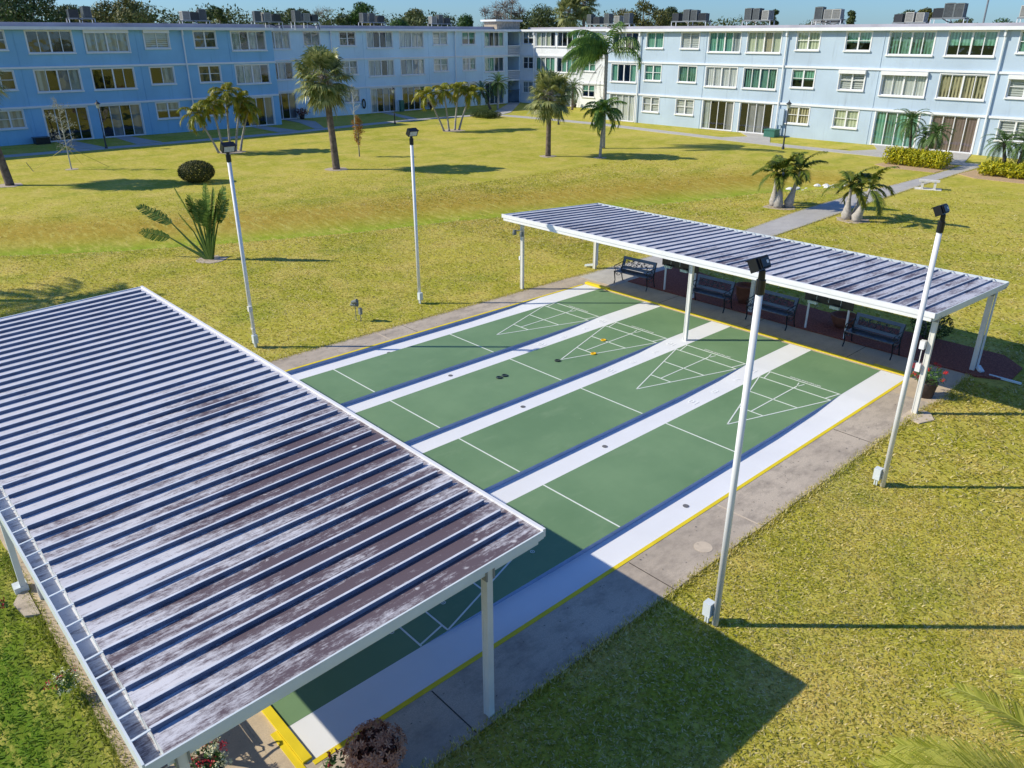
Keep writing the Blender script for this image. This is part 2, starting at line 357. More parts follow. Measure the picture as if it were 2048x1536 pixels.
# ---------------------------------------------------------------- terrain
DITCH = np.array([(-24,-6),(-19.9,3.0),(-17.4,6.9),(-15.4,11.3),(-13.9,15.2),(-12.7,19.8),(-10.8,24.5),(-8.4,30.9),(-7.0,36.0),(-5.6,39.2)], float)
def ditch_d(x, y):               # signed distance, + on the building side
    best = np.full(x.shape, 1e9); sg = np.zeros(x.shape)
    for a, b in zip(DITCH[:-1], DITCH[1:]):
        d = b-a; L2 = d@d; t_ = np.clip(((x-a[0])*d[0]+(y-a[1])*d[1])/L2, 0, 1)
        qx = x-a[0]-t_*d[0]; qy = y-a[1]-t_*d[1]; r = np.hypot(qx, qy); s_ = np.sign(d[0]*qy-d[1]*qx)
        k = r < best; best = np.where(k, r, best); sg = np.where(k, s_, sg)
    return best, sg
def terrain(x, y):
    d, s_ = ditch_d(x, y); wd = np.where(s_ > 0, 3.2, 1.1)
    return -0.02-0.50*np.exp(-(d/wd)**2)
def axis(lo, hi, step, extra):
    a = list(np.arange(lo, hi+.01, step))+extra+[-900,-400,-200,-120,-90,90,140,200,400,900]
    return sorted(set(round(v, 3) for v in a if True))
HX0, HX1, HY0, HY1 = -1.50, 10.72, -1.60, 17.1
gx = np.array(axis(-66, 40, 1.0, [HX0, HX1])); gy = np.array(axis(-20, 74, 1.0, [HY0, HY1]))
X, Y = np.meshgrid(gx, gy, indexing='ij'); Z = terrain(X, Y)
idx = np.arange(X.size).reshape(X.shape); fs = []
for i in range(len(gx)-1):
    for j in range(len(gy)-1):
        if gx[i] >= HX0-.001 and gx[i+1] <= HX1+.001 and gy[j] >= HY0-.001 and gy[j+1] <= HY1+.001: continue
        fs.append((int(idx[i,j]), int(idx[i+1,j]), int(idx[i+1,j+1]), int(idx[i,j+1])))
me = bpy.data.meshes.new('ground'); me.from_pydata([(float(a), float(b), float(c)) for a, b, c in zip(X.ravel(), Y.ravel(), Z.ravel())], [], fs)
me.materials.append(M['lawn']); me.polygons.foreach_set('use_smooth', [True]*len(me.polygons))
dd, ss = ditch_d(X.ravel(), Y.ravel())
wet = np.exp(-(np.where(ss > 0, dd/1.25, dd/.95))**2); bank = np.where(ss > 0, np.exp(-((dd-3.2)/2.0)**2)*.85, 0)
ca = me.color_attributes.new('wet', 'FLOAT_COLOR', 'POINT')
ca.data.foreach_set('color', np.stack([wet*.9, bank, wet*0, wet*0+1], 1).ravel().astype(np.float32))
ground = link(bpy.data.objects.new('ground', me)); tag(ground, kind='structure')
def blades(name, n, xr, yr, size, keep, label=None, sc_=lambda x, y: 1.0):
    x = rng.uniform(*xr, n); y = rng.uniform(*yr, n); k = keep(x, y); x = x[k]; y = y[k]; n = len(x)
    z = terrain(x, y)-.005; a = rng.uniform(0, 2*np.pi, n); L = size*rng.uniform(.55, 1.25, n)*sc_(x, y); w_ = L*rng.uniform(.12, .22, n)
    el = rng.uniform(.05, .75, n); dx = np.cos(a)*np.cos(el)*L; dy = np.sin(a)*np.cos(el)*L; dz = np.sin(el)*L*.75
    px = -np.sin(a)*w_; py = np.cos(a)*w_
    V = np.stack([x-px, y-py, z, x+px, y+py, z, x+dx*.6+px*.7, y+dy*.6+py*.7, z+dz*.8, x+dx*1.25, y+dy*1.25, z+dz, x+dx*.6-px*.7, y+dy*.6-py*.7, z+dz*.8], 1).reshape(-1, 3)
    me = bpy.data.meshes.new(name); me.vertices.add(n*5); me.vertices.foreach_set('co', V.ravel().astype(np.float32))
    me.loops.add(n*5); me.loops.foreach_set('vertex_index', np.arange(n*5, dtype=np.int32))
    me.polygons.add(n); me.polygons.foreach_set('loop_start', np.arange(0, n*5, 5, dtype=np.int32))
    me.polygons.foreach_set('loop_total', np.full(n, 5, np.int32)); me.update(calc_edges=True); me.validate()
    me.materials.append(M['blade']); return tag(link(bpy.data.objects.new(name, me)), label, 'grass', kind='stuff')
def incourt(x, y, m=.02): return (x > -1.55-m) & (x < 10.78+m) & (y > -1.62-m) & (y < 17.3)
def inmulch(x, y): return (x > -.15) & (x < 11.6) & (y > 17) & (y < np.interp(x, [0,2.5,6,11.6], [20.05,19.55,19.05,19.0]))
def inpath(x, y): return (x > -1.75) & (x < .1) & (y > 16)
ok = lambda x, y: ~(incourt(x, y) | inmulch(x, y) | inpath(x, y))
rk = lambda n: rng.uniform(0, 1, n)
def farditch(x, y):
    d, s_ = ditch_d(x, y); return rk(len(x)) < np.where(s_ > 0, np.clip((d-2)/4, .06, 1), np.clip((d-.8)/1.0, .06, 1))
blades('grass', 330000, (10.7, 20.5), (-4, 11), .052, lambda x, y: ok(x, y) & (rk(len(x)) < np.clip((20.5-x)/3.5, 0, 1)*np.clip((y+4)/2.5, 0, 1)), 'short yellow green grass on the lawn right of the court')
blades('grass', 170000, (10.7, 26), (11, 30), .08, lambda x, y: ok(x, y) & (rk(len(x)) < np.clip((30-y)/8, 0, 1)) & (y > 11), 'sunny grass behind and right of the far shelter')
blades('grass', 150000, (-6, 11.5), (-10, -1.66), .060, lambda x, y: ok(x, y) & (rk(len(x)) < np.clip(1-(-3.5-y)/5, 0, 1)*np.clip((x+6)/8, 0, 1)), 'deep green grass left of the near shelter')
blades('grass', 330000, (-30, -1.5), (-4, 26), .070, lambda x, y: ok(x, y) & (rk(len(x)) < np.clip((x+30)/18, 0, 1)) & farditch(x, y), 'lawn grass between the ditch and the court')
blades('grass', 130000, (-18, 12), (18, 46), .10, lambda x, y: ok(x, y) & (rk(len(x)) < np.clip((46-y)/18, 0, 1)) & farditch(x, y) & ~((np.abs(x+.9) < .9) & (y > 16)), 'lawn grass behind the far shelter')
# edges of the turf against the concrete
def edge(name, pts, n, size=.10, wd=.10):
    P = np.array(pts, float); seg = np.linalg.norm(np.diff(P, axis=0), axis=1); t_ = rng.uniform(0, seg.sum(), n); cs = np.concatenate([[0], np.cumsum(seg)])
    i = np.clip(np.searchsorted(cs, t_)-1, 0, len(seg)-1); f = (t_-cs[i])/seg[i]; q = P[i]+(P[i+1]-P[i])*f[:, None]
    xs, ys = q[:, 0]+rng.normal(0, wd/2, n), q[:, 1]+rng.normal(0, wd/2, n)
    global rng_x; rx = iter([xs, ys])
    class _: pass
    o = rng.uniform
    return xs, ys
def edge_blades(specs):
    xs, ys = [], []
    for pts, n in specs:
        a, b = edge('', pts, n); xs.append(a); ys.append(b)
    x = np.concatenate(xs); y = np.concatenate(ys); n = len(x)
    z = terrain(x, y)-.01; a = rng.uniform(0, 2*np.pi, n); L = rng.uniform(.04, .09, n); w_ = L*.16
    dx = np.cos(a)*L*.5; dy = np.sin(a)*L*.5; dz = L*.85; px = -np.sin(a)*w_; py = np.cos(a)*w_
    V = np.stack([x-px, y-py, z, x+px, y+py, z, x+dx, y+dy, z+dz], 1).reshape(-1, 3)
    me = bpy.data.meshes.new('grass_edge'); me.vertices.add(n*3); me.vertices.foreach_set('co', V.ravel().astype(np.float32))
    me.loops.add(n*3); me.loops.foreach_set('vertex_index', np.arange(n*3, dtype=np.int32)); me.polygons.add(n)
    me.polygons.foreach_set('loop_start', np.arange(0, n*3, 3, dtype=np.int32)); me.polygons.foreach_set('loop_total', np.full(n, 3, np.int32)); me.update(calc_edges=True)
    me.materials.append(M['blade']); tag(link(bpy.data.objects.new('grass_edge', me)), 'ragged grass along the concrete edges', 'grass', kind='stuff')
PL = [(-1.45,16.5),(-1.38,26.5),(-1.9,32.3),(-2.05,37.7),(-1.85,42.8),(-1.8,48.2),(-1.95,52.5)]
PR = [(.1,16.5),(.02,26.0),(-.2,30.9),(-.5,36.5),(-.75,43.3),(-.88,48.2),(-.9,52.5)]
edge_blades([([(10.76,-1.5),(10.80,6),(10.78,14.3)], 9000), ([(-1.55,-1.5),(-1.56,14)], 9000), ([(3,-1.66),(10.2,-1.58)], 5000), (PL, 16000), (PR[1:], 6000),
    ([(-1.6,14),(-1.55,18)], 2000), ([(10.75,14.2),(10.9,15.5),(10.75,17.3)], 1500)])
# ---------------------------------------------------------------- court
PIT_ = 2.4509; LW = 1.8288; GZ = -0.085; FT = .3048
m = MB(); m.box(-1.55, -1.62, -.25, -.665, 17.25, 0); struct(m, 'pavement', M['pave_old'])
m = MB(); m.box(9.805, -.35, -.25, 10.78, 14.9, 0); struct(m, 'pavement', M['pave_old'])
m = MB(); m.box(-.664, 15.97, -.25, 10.78, 17.25, 0)
m.poly([(-1.55,17.252),(.1,17.252),(.05,20.3),(-1.5,20.3)], -.25, 0); m.poly([(9.806,14.902),(10.78,14.902),(10.95,15.45),(10.78,15.968),(9.806,15.968)], -.25, .0); struct(m, 'pavement', M['pave'])
m = MB(); m.box(-.664, -1.62, -.25, 10.78, -.352, 0); m.box(-.664, -.35, -.25, 9.80, -.08, 0); struct(m, 'pavement', M['pave'])
GP = [(-.08,-.002),(2.0,-.002),(3.3,-.06),(4.8,-.088),(11.0,-.088),(12.6,-.06),(13.9,-.002),(15.968,-.002)]
def gz(y): return float(np.interp(y, [a for a, b in GP], [b for a, b in GP]))
m = MB(); ms = MB()
GX = [(-.664, 0)]+[(i*PIT_+LW, (i+1)*PIT_) for i in range(3)]+[(3*PIT_+LW, 9.804)]
for xa, xb in GX:
    for (ya, za), (yb, zb) in zip(GP[:-1], GP[1:]):
        m.quad((xa,ya,za),(xb,ya,za),(xb,yb,zb),(xa,yb,zb))
        for xs in (xa, xb):
            ms.quad((xs,ya,za-.001),(xs,yb,zb-.001),(xs,yb,-.0005),(xs,ya,-.0005))
m.box(-.6635, -.07, -.25, 9.80, 15.96, -.13)
gut = struct(m, 'court_gutter', M['gutterwhite']); build(ms, 'gutter_side', M['gutshade'], gut)
lane_names = []
for i in range(4):
    x0 = i*PIT_; m = MB(); m.box(x0, .012, -.0004, x0+LW, 15.93, .0); lane = struct(m, 'court_lane', M['gpaint'])
    z0, z1 = .001, .0045; lm = MB(); hw = .0135
    def ln(a, b, w_=hw): 
        a = Vector((x0+a[0]*FT, a[1]*FT, 0)); b = Vector((x0+b[0]*FT, b[1]*FT, 0)); d = (b-a).normalized(); n_ = Vector((-d.y, d.x, 0))*w_
        lm.poly([a-n_, b-n_, b+n_, a+n_], z0, z1)
    for fl in (0, 1):
        q = (lambda u, v: (u, 52-v)) if fl == 0 else (lambda u, v: (6-u, v))
        e = .045
        for v in (6.5, 8.0): ln(q(.02, v), q(5.98, v))
        ln(q(.0+e, 8.05), q(3, 17)); ln(q(6-e, 8.05), q(3, 17.0))
        ln(q(.12, 6.55), q(.45, 7.95)); ln(q(5.88, 6.55), q(5.55, 7.95))
        for v in (11, 14):
            k = (17-v)/9*3; ln(q(3-k+.05, v), q(3+k-.05, v))
        ln(q(3, 8.05), q(3, 13.95)); ln(q(3, 7.95), q(3, 7.55), .018)
        ln(q(3-.06, 7.4), q(3-.22, 6.8), .012); ln(q(3+.06, 7.4), q(3+.22, 6.8), .012)
        ln(q(0.02, 20), q(5.98, 20))
    # drop overlaps at the same height by nudging whole strips is unnecessary: each strip is thin and nearly one colour
    zz = .0045
    build(lm, 'painted_lines', M['line'], lane)
    for fl in (0, 1):
        cu = bpy.data.curves.new('lettering', 'FONT'); cu.body = "DON'T WALK ACROSS THE COURTS"; cu.size = .075; cu.align_x = 'CENTER'; cu.align_y = 'CENTER'; cu.offset = .003
        o = bpy.data.objects.new('lettering', cu); link(o); bpy.context.view_layer.update()
        mm = bpy.data.meshes.new_from_object(o); bpy.data.objects.remove(o); to = link(bpy.data.objects.new('painted_lettering', mm), lane)
        mm.materials.clear(); mm.materials.append(M['line'])
        sx = .39/max(v.co.x for v in mm.vertices)
        for v in mm.vertices: v.co.x *= sx
        to.location = (x0+LW/2, (15.8496-6.22*FT) if fl == 0 else 6.22*FT, .005); to.rotation_euler = (0, 0, math.pi if fl == 0 else 0)
# spare ring marks on the near end of the last lane, disks' parking circles
m = MB()
for yy in (.96, 1.84, 2.74, 3.64, 4.54): m = MB(); m.ring((8.68, yy), .028, .038, .006, .009); m.box(8.674, yy-.014, .006, 8.686, yy+.014, .009); build(m, 'painted_mark', M['line'], bpy.data.objects['court_lane.003'])
def number(txt, x, y, rz, par):
    cu = bpy.data.curves.new('n', 'FONT'); cu.body = txt; cu.size = .26; cu.align_x = 'CENTER'; cu.align_y = 'CENTER'; cu.offset = .006
    o = bpy.data.objects.new('n', cu); link(o); bpy.context.view_layer.update(); mm = bpy.data.meshes.new_from_object(o); bpy.data.objects.remove(o)
    mm.materials.clear(); mm.materials.append(M['ghost']); to = link(bpy.data.objects.new('painted_number', mm), par)
    sl = math.atan2(gz(y+.1)-gz(y-.1), .2); to.location = (x, y, gz(y)+.006); to.rotation_euler = (sl if rz == 0 else -sl, 0, rz)
for gi in range(1, 4):
    xc = gi*PIT_-.31
    for v, tx in ((7.2,'10'), (9.5,'7'), (12.5,'8'), (15.2,'10')):
        number(tx, xc, 15.85-v*FT, math.pi, gut); number(tx, xc, v*FT, 0, gut)
for k, (dx, dy) in enumerate([(-.17,7.85),(2.10,8.10),(4.58,8.2),(7.05,8.15),(9.47,7.55)]):
    m = MB(); m.lathe((dx, dy, GZ), [(0,.006),(.055,.006),(.055,.001)], 14); build(m, 'drain_cap', M['hole'], gut)
# yellow kerbs
m = MB(); m.box(-.735, .0, .0005, -.663, 15.88, .006); m.box(9.806, -.02, .0005, 9.875, 15.88, .006)
struct(m, 'painted_edge', M['yellow'])
m = MB(); m.box(-.66, 16.02, -.02, 9.80, 16.075, .035); m.box(-.70, 16.005, .0, .28, 16.14, .065); m.box(8.9, 16.08, 0, 9.86, 16.23, .02); m.box(.285, 16.08, .0, 8.89, 16.14, .015)
struct(m, 'backstop_kerb', M['yellow'])
m = MB(); m.box(-.62, -.115, -.08, 9.78, -.005, .035); m.box(9.15, -.20, .0, 9.90, -.12, .010)
struct(m, 'backstop_kerb', M['yellow'])
# pavement joints and marks
m = MB()
for yy in (5.45, 1.6, 12.1): m.box(9.90, yy, .0006, 10.77, yy+.014, .004)
for yy in (1.5, 5.1, 9.2): m.box(-1.53, yy, .0006, -.75, yy+.014, .004)
for xx in (2.2, 5.2, 8.2): m.box(xx, 16.12, .0006, xx+.012, 17.24, .004)
struct(m, 'pavement_joint', M['joint'])
m = MB()
for yy in (7.86,): m.box(9.90, yy, .0006, 10.77, yy+.03, .004)
m.lathe((10.45, 6.65, 0), [(0,.004),(.15,.004),(.15,.0005)], 20); m.box(-1.53, 8.3, .0006, -.75, 8.33, .004)
struct(m, 'pavement_patch', M['patch'])
m = MB(); m.poly([(10.6,13.75),(11.0,13.7),(11.15,14.1),(10.95,14.4),(10.6,14.42)], -.1, .006); struct(m, 'post_footing', M['patch']); m = MB(); m.poly([(4.25,-1.72),(4.5,-1.86),(4.9,-1.80),(5.0,-1.63),(4.3,-1.63)], -.1, .02); struct(m, 'post_footing', M['pave_old'])
# mulch bed behind the benches
m = MB(); m.poly([(.1,17.25),(10.9,17.25),(11.55,17.6),(11.5,18.6),(10.9,19.2),(6,19.1),(2.5,19.6),(.1,20.1)], -.1, .03)
struct(m, 'mulch_bed', M['mulch'])
m = MB(); r5 = random.Random(12)
for k in range(420):
    if k % 3 == 0: x, y, z = r5.uniform(-1.5,-.8), r5.uniform(3,17), .004
    elif k % 3 == 1: x, y, z = r5.uniform(9.95,10.75), r5.uniform(0,15.5), .004
    else: x, y, z = r5.uniform(0,9.7), r5.choice([r5.uniform(16.2,17.2), r5.uniform(15.7,15.95), r5.uniform(-1.4,-.3)]), .006
    a = r5.uniform(0,6.28); s_ = r5.uniform(.008,.022); m.quad((x-s_*math.cos(a),y-s_*math.sin(a),z),(x+s_*.5*math.sin(a),y-s_*.5*math.cos(a),z+.006),(x+s_*math.cos(a),y+s_*math.sin(a),z+.002),(x-s_*.5*math.sin(a),y+s_*.5*math.cos(a),z+.008))
tag(build(m, 'leaf_litter', M['wood']), 'dry leaf scraps scattered on the concrete', 'leaf litter', kind='stuff')
# ---------------------------------------------------------------- paths
m = MB(); m.strip(PL, PR, -.1, .008); struct(m, 'path', M['path'])
m = MB()
fr = [(-48.6,52.6),(-46,53.4),(-40,53.9),(-33.7,54.0),(-27.5,53.4),(-21.9,52.9),(-14.3,52.4),(-6,52.5),(-1.9,52.5),(-.9,52.5),(4,52.4),(14,52.4)]
m.strip(fr, [(a, b+1.35) for a, b in fr], -.1, .010)
for q in ([(-21.6,58.28),(-18.9,58.28),(-17.6,56.2),(-16.3,53.95),(-20.7,54.25),(-19.6,56.2)], [(-10.2,58.28),(-7.6,58.28),(-7.6,56),(-6.5,53.9),(-9.9,53.9),(-8.9,56)],
          [(-4.6,58.28),(-3.4,58.28),(-2.3,53.9),(-3.7,53.9)], [(-58.1,65.1),(-58.1,66.9),(-49.0,57.0),(-47.8,54.8),(-48.6,53.6)]):
    m.poly(q, -.1, .014)
struct(m, 'path', M['path'])
m = MB(); lf = [(-48.7,-8),(-48.6,9),(-48.3,18),(-48.2,30),(-49.5,38),(-50.0,46),(-49.4,52),(-48.7,53)]
m.strip(lf, [(a+1.25, b) for a, b in lf], -.1, .008)
for y0, y1 in ((13.9,15.2),(18.2,19.5),(29.9,31.2)): m.poly([(-54.3,y0),(-48.6,y0-.2),(-48.6,y1+.4),(-54.3,y1-.2)], -.1, .012)
m.poly([(-58.2,35.2),(-58.2,36.4),(-54.5,36.6),(-49.2,34.4),(-49.0,33.4),(-54.8,35.0)], -.1, .012); m.poly([(-58.2,46.6),(-58.2,47.6),(-50.0,45.4),(-50,44.4)], -.1, .012)
struct(m, 'path', M['path'])
# hedge beds and stone rings in the turf
m = MB(); m.poly([(-5.9,48.9),(-4.8,48.2),(-2.0,48.3),(-1.95,50.0),(-2.2,52.0),(-5.8,52.2)], -.1, .006); m.poly([(-.85,48.8),(.3,47.9),(5.6,48.0),(6,51.2),(-.7,51.5)], -.1, .006); struct(m, 'mulch_bed', M['tanmulch'])
# ---------------------------------------------------------------- buildings
FL = (0.0, 2.70, 5.42)
def facade(bld, wall_m, axis, P, s0, s1, wins, off=0., zt=8.0, bands=(2.58, 5.34), pipes=(), thin=(), depth=10, holes=()):
    """axis 'x': facade on the plane x=P facing +x, s runs along y.  axis 'y': plane y=P facing -y, s runs along x."""
    if axis == 'x': W = lambda s, z, d: (P+d, s, z)
    else: W = lambda s, z, d: (s, P-d, z)
    def bx(mb, sa, sb, za, zb, da, db):
        a = W(sa, za, da); b = W(sb, zb, db); mb.box(min(a[0],b[0]), min(a[1],b[1]), za, max(a[0],b[0]), max(a[1],b[1]), zb)
    ops = [(w_[0], w_[1], w_[2], w_[3]) for w_ in wins]+list(holes)
    ss_ = sorted(set([s0, s1]+[o[0] for o in ops]+[o[1] for o in ops])); zs = sorted(set([-.3, zt]+[o[2] for o in ops]+[o[3] for o in ops]))
    wl = MB(); dp = -.16
    for a, b in zip(ss_[:-1], ss_[1:]):
        zc = None
        for c, d in zip(zs[:-1], zs[1:]):
            if any(o[0] <= a+1e-4 and o[1] >= b-1e-4 and o[2] <= c+1e-4 and o[3] >= d-1e-4 for o in ops): continue
            wl.quad(W(a,c,0), W(b,c,0), W(b,d,0), W(a,d,0))
    for a, b, c, d in ops:
        wl.quad(W(a,c,0), W(a,d,0), W(a,d,dp), W(a,c,dp)); wl.quad(W(b,c,0), W(b,d,0), W(b,d,dp), W(b,c,dp))
        wl.quad(W(a,d,0), W(b,d,0), W(b,d,dp), W(a,d,dp)); wl.quad(W(a,c,0), W(b,c,0), W(b,c,dp), W(a,c,dp))
    wl.quad(W(s0,-.3,0), W(s0,zt,0), W(s0,zt,-depth), W(s0,-.3,-depth)); wl.quad(W(s1,-.3,0), W(s1,zt,0), W(s1,zt,-depth), W(s1,-.3,-depth))
    wl.quad(W(s0,-.3,-depth), W(s1,-.3,-depth), W(s1,zt,-depth), W(s0,zt,-depth))
    build(wl, 'wall', wall_m, bld)
    f = MB()
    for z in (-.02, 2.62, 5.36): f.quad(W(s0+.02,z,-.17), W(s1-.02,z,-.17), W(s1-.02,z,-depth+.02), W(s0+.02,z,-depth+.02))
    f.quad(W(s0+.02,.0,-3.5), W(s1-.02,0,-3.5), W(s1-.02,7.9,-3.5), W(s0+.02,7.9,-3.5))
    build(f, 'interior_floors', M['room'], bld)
    r = MB(); bx(r, s0-.0, s1+.0, zt, zt+.05, .28, -depth-.2); build(r, 'roof', M['membrane'], bld)
    r = MB(); bx(r, s0, s1, zt-.06, zt+.16, .29, .45); bx(r, s0, s1, zt+.052, zt+.10, .0, .288)
    build(r, 'roof_fascia', M['trim'], bld)
    r = MB(); bx(r, s0+.01, s1-.01, zt+.051, zt+.40+(.06 if axis == 'x' else -.02), -1.3, -1.55); bx(r, s0+.01, s1-.01, zt+.051, zt+.38, -depth+.2, -depth-.1)
    build(r, 'parapet', M['membrane'], bld)
    r = MB()
    for z in bands: bx(r, s0+.003, s1-.003, z+off-.06, z+off+.09, .001, .10)
    build(r, 'ledge', M['trim'], bld)
    for s_ in pipes:
        r = MB(); bx(r, s_-.05, s_+.05, .0, zt-.3, .105, .19); bx(r, s_-.06, s_+.06, zt-.42, zt-.06, .10, .30); build(r, 'downspout', M['trim'], bld)
    for s_ in thin:
        r = MB(); bx(r, s_-.02, s_+.02, .0, zt-.06, .001, .03); build(r, 'conduit', wall_m, bld)
    for wi in wins:
        a, b, c, d, kind, cov = wi
        fr_ = MB(); e = .055; fd0, fd1 = -.11, -.03
        bx(fr_, a, b, d-e, d, fd0, fd1); bx(fr_, a, b, c, c+e, fd0, fd1); bx(fr_, a, a+e, c+e, d-e, fd0, fd1); bx(fr_, b-e, b, c+e, d-e, fd0, fd1)
        n = 4 if kind in 'LD' else 2
        for k in range(1, n):
            s_ = a+(b-a)*k/n; hw_ = .055 if (k*2 == n and kind in 'LM') else .024
            bx(fr_, s_-hw_, s_+hw_, c+e, d-e, fd0+.01, fd1+.004)
        if kind in 'MH': 
            zm = c+(d-c)*.52; bx(fr_, a+e, b-e, zm-.02, zm+.02, fd0+.02, fd1-.004)
        ext = MB()
        if kind != 'D': bx(fr_, a-.07, a, c, d+.06, .001, .025); bx(fr_, b, b+.07, c, d+.06, .001, .025); bx(fr_, a, b, d, d+.06, .001, .025)
        else: bx(fr_, a-.09, a, .0, d+.07, .001, .03); bx(fr_, b, b+.09, .0, d+.07, .001, .03); bx(fr_, a, b, d, d+.07, .001, .03)
        wo = build(fr_, 'window' if kind != 'D' else 'patio_door', M['white'], bld)
        g = MB(); g.quad(W(a+.03,c+.03,-.075), W(b-.03,c+.03,-.075), W(b-.03,d-.03,-.075), W(a+.03,d-.03,-.075)); build(g, 'glass', M['glass'], wo)
        if kind != 'D':
            g = MB(); bx(g, a-.10, b+.10, c-.10, c-.001, -.1, .12); build(g, 'sill', M['white'], wo)
        else:
            g = MB(); bx(g, a-.05, b+.05, .0, c, -.1, .10); build(g, 'threshold', M['white'], wo)
        if 'S' in cov:
            g = MB(); bx(g, a-.09, b+.09, d-.16, d+.10, .03, .24); bx(g, a-.09, a-.03, c, d-.16, .03, .08); bx(g, b+.03, b+.09, c, d-.16, .03, .08); build(g, 'shutter_box', M['white'], wo)
        cc = [x for x in cov if x in B]
        full = d-c
        if 'v' in cov:     # blind drawn only over the upper part
            g = MB(); g.quad(W(a,c+full*.42,-.15), W(b,c+full*.42,-.15), W(b,d,-.15), W(a,d,-.15)); build(g, 'blind', B[cc[0]], wo)
        elif cc:
            for k in range(n):
                ch = cc[k % len(cc)] if len(cc) > 1 else cc[0]
                if len(cc) == 1 and k > 0: continue
                sa, sb = (a, b) if len(cc) == 1 else (a+(b-a)*k/n, a+(b-a)*(k+1)/n)
                if ch == 'd' and len(cc) > 1: continue
                g = MB(); nn = max(2, int((sb-sa)/.12))
                if ch in 'gGwpty':
                    for q in range(nn):
                        u0 = sa+(sb-sa)*q/nn; u1 = sa+(sb-sa)*(q+1)/nn; k1 = .018*(q % 2); k2 = .018*((q+1) % 2)
                        g.quad(W(u0,c,-.15-k1), W(u1,c,-.15-k2), W(u1,d,-.15-k2), W(u0,d,-.15-k1))
                else: g.quad(W(sa,c,-.155), W(sb,c,-.155), W(sb,d,-.155), W(sa,d,-.155))
                build(g, 'blind', B[ch], wo)
def win(s0, s1, fl, kind, cov, off=0.):
    z = FL[fl]+off
    if kind == 'D': return (s0, s1, .03, 2.43+off*.3, 'D', cov)
    lo = .94 if kind == 'L' else 1.18
    return (s0, s1, z+lo, (7.87, 5.17, 2.43)[2-fl]+off, kind, cov)
# left wing, near half: blue paint, saturated further to carry its shade
A = thing('apartment_building', 'three storey apartment wing in blue stucco deepened for shade on the left', 'building', (-54.4, 13, 0))
wa = []
for cols, kinds in (([(5.2,8.3,'L'),(10.25,12.1,'M'),(13.5,16.6,'L'),(17.5,20.65,'L'),(21.95,23.85,'W'),(26.0,27.85,'M'),(29.25,32.35,'L')], 0),):
    cov = {2: ['d','d','d','Spp','Sb','d','pdpd'], 1: ['p','d','pdsp','dd','dp','d','pppd'], 0: ['d','p','dd','ds','vp','vp','dsds']}
    for fl in (2, 1, 0):
        for i, (a, b, k) in enumerate(cols):
            kk = 'D' if (fl == 0 and k == 'L') else ('M' if k == 'W' and fl == 0 else ('W' if k == 'W' else k))
            if fl == 0 and k == 'L': kk = 'D'
            wa.append(win(a, b, fl, kk, cov[fl][i]))
facade(A, M['stucco_blue_shade'], 'x', -54.4, -8, 33.05, wa, pipes=(25.0,), thin=(12.7, 21.3, 28.95))
# left wing, far half: white with blue shade mixed into the colour
Bd = thing('apartment_building', 'pale apartment wing, tinted shade blue, with the open stairwell balconies, in shade', 'building', (-58.3, 50, 0))
wb = []
cols = [(33.75,36.8,'L'),(38.3,40.05,'W'),(42.3,44.12,'M'),(45.5,48.62,'L'),(49.55,52.65,'L'),(54.0,55.95,'M'),(58.1,60.0,'M'),(61.42,64.35,'L')]
cov = {2: ['p','s','d','pddp','wppp','b','vg','gddg'], 1: ['pd','p','p','ppdp','spsp','p','p','ggdd'], 0: ['ds','g','b','pdsd','dd','p','p','dd']}
for fl in (2, 1, 0):
    for i, (a, b, k) in enumerate(cols):
        kk = 'D' if (fl == 0 and k == 'L') else k
        wb.append(win(a, b, fl, kk, cov[fl][i]))
holes = [(65.02,66.9,5.36,7.88),(65.02,66.9,2.64,5.2),(65.02,66.9,0,2.5)]
facade(Bd, M['stucco_pale_shade'], 'x', -58.3, 33.06, 67.0, wb, pipes=(41.2, 56.95), thin=(45.0, 53.3, 61.0), depth=11, holes=holes)
m = MB()
for z in (0, 2.64, 5.36): m.box(-61.2, 64.8, z-.02, -58.32, 67.1, z+.0)
m.box(-61.3, 64.8, 0, -61.2, 67.1, 7.9); m.box(-61.2, 64.7, 0, -58.46, 64.78, 7.9)
build(m, 'stairwell_walls', M['stucco_pale_shade'], Bd)
for z in (2.64, 5.36):
    m = MB(); m.box(-58.36, 64.98, z+.98, -58.2, 66.94, z+1.08); m.box(-58.34, 64.98, z, -58.22, 66.94, z+.08)
    for k in range(11): yk = 65.02+k*.188; m.box(-58.32, yk, z+.08, -58.26, yk+.035, z+.98)
    for k in range(1, 5): m.box(-58.318, 65.02, z+.08+k*.18, -58.262, 66.92, z+.115+k*.18)
    for k in range(10):
        for j in range(5):
            yk = 65.055+k*.188; zk = z+.10+j*.18; m.beam((-58.29, yk, zk), (-58.29, yk+.15, zk+.16), .03, .02)
    build(m, 'balcony_screen', M['trim'], Bd)
m = MB()
for k in range(14): m.box(-58.28, 65.06+k*.13, .05, -58.25, 65.08+k*.13, 1.45)
m.box(-58.29, 65.04, 1.42, -58.24, 66.9, 1.47); m.box(-58.29, 65.04, .08, -58.24, 66.9, .13); build(m, 'gate', M['black'], Bd)
m = MB(); m.box(-61.3, 63.95, 8.06, -59.0, 67.6, 9.02); st = build(m, 'stair_tower', M['stone'], Bd)
m = MB(); m.box(-61.55, 63.6, 9.02, -58.75, 67.85, 9.22); build(m, 'tower_cap', M['trim'], st)
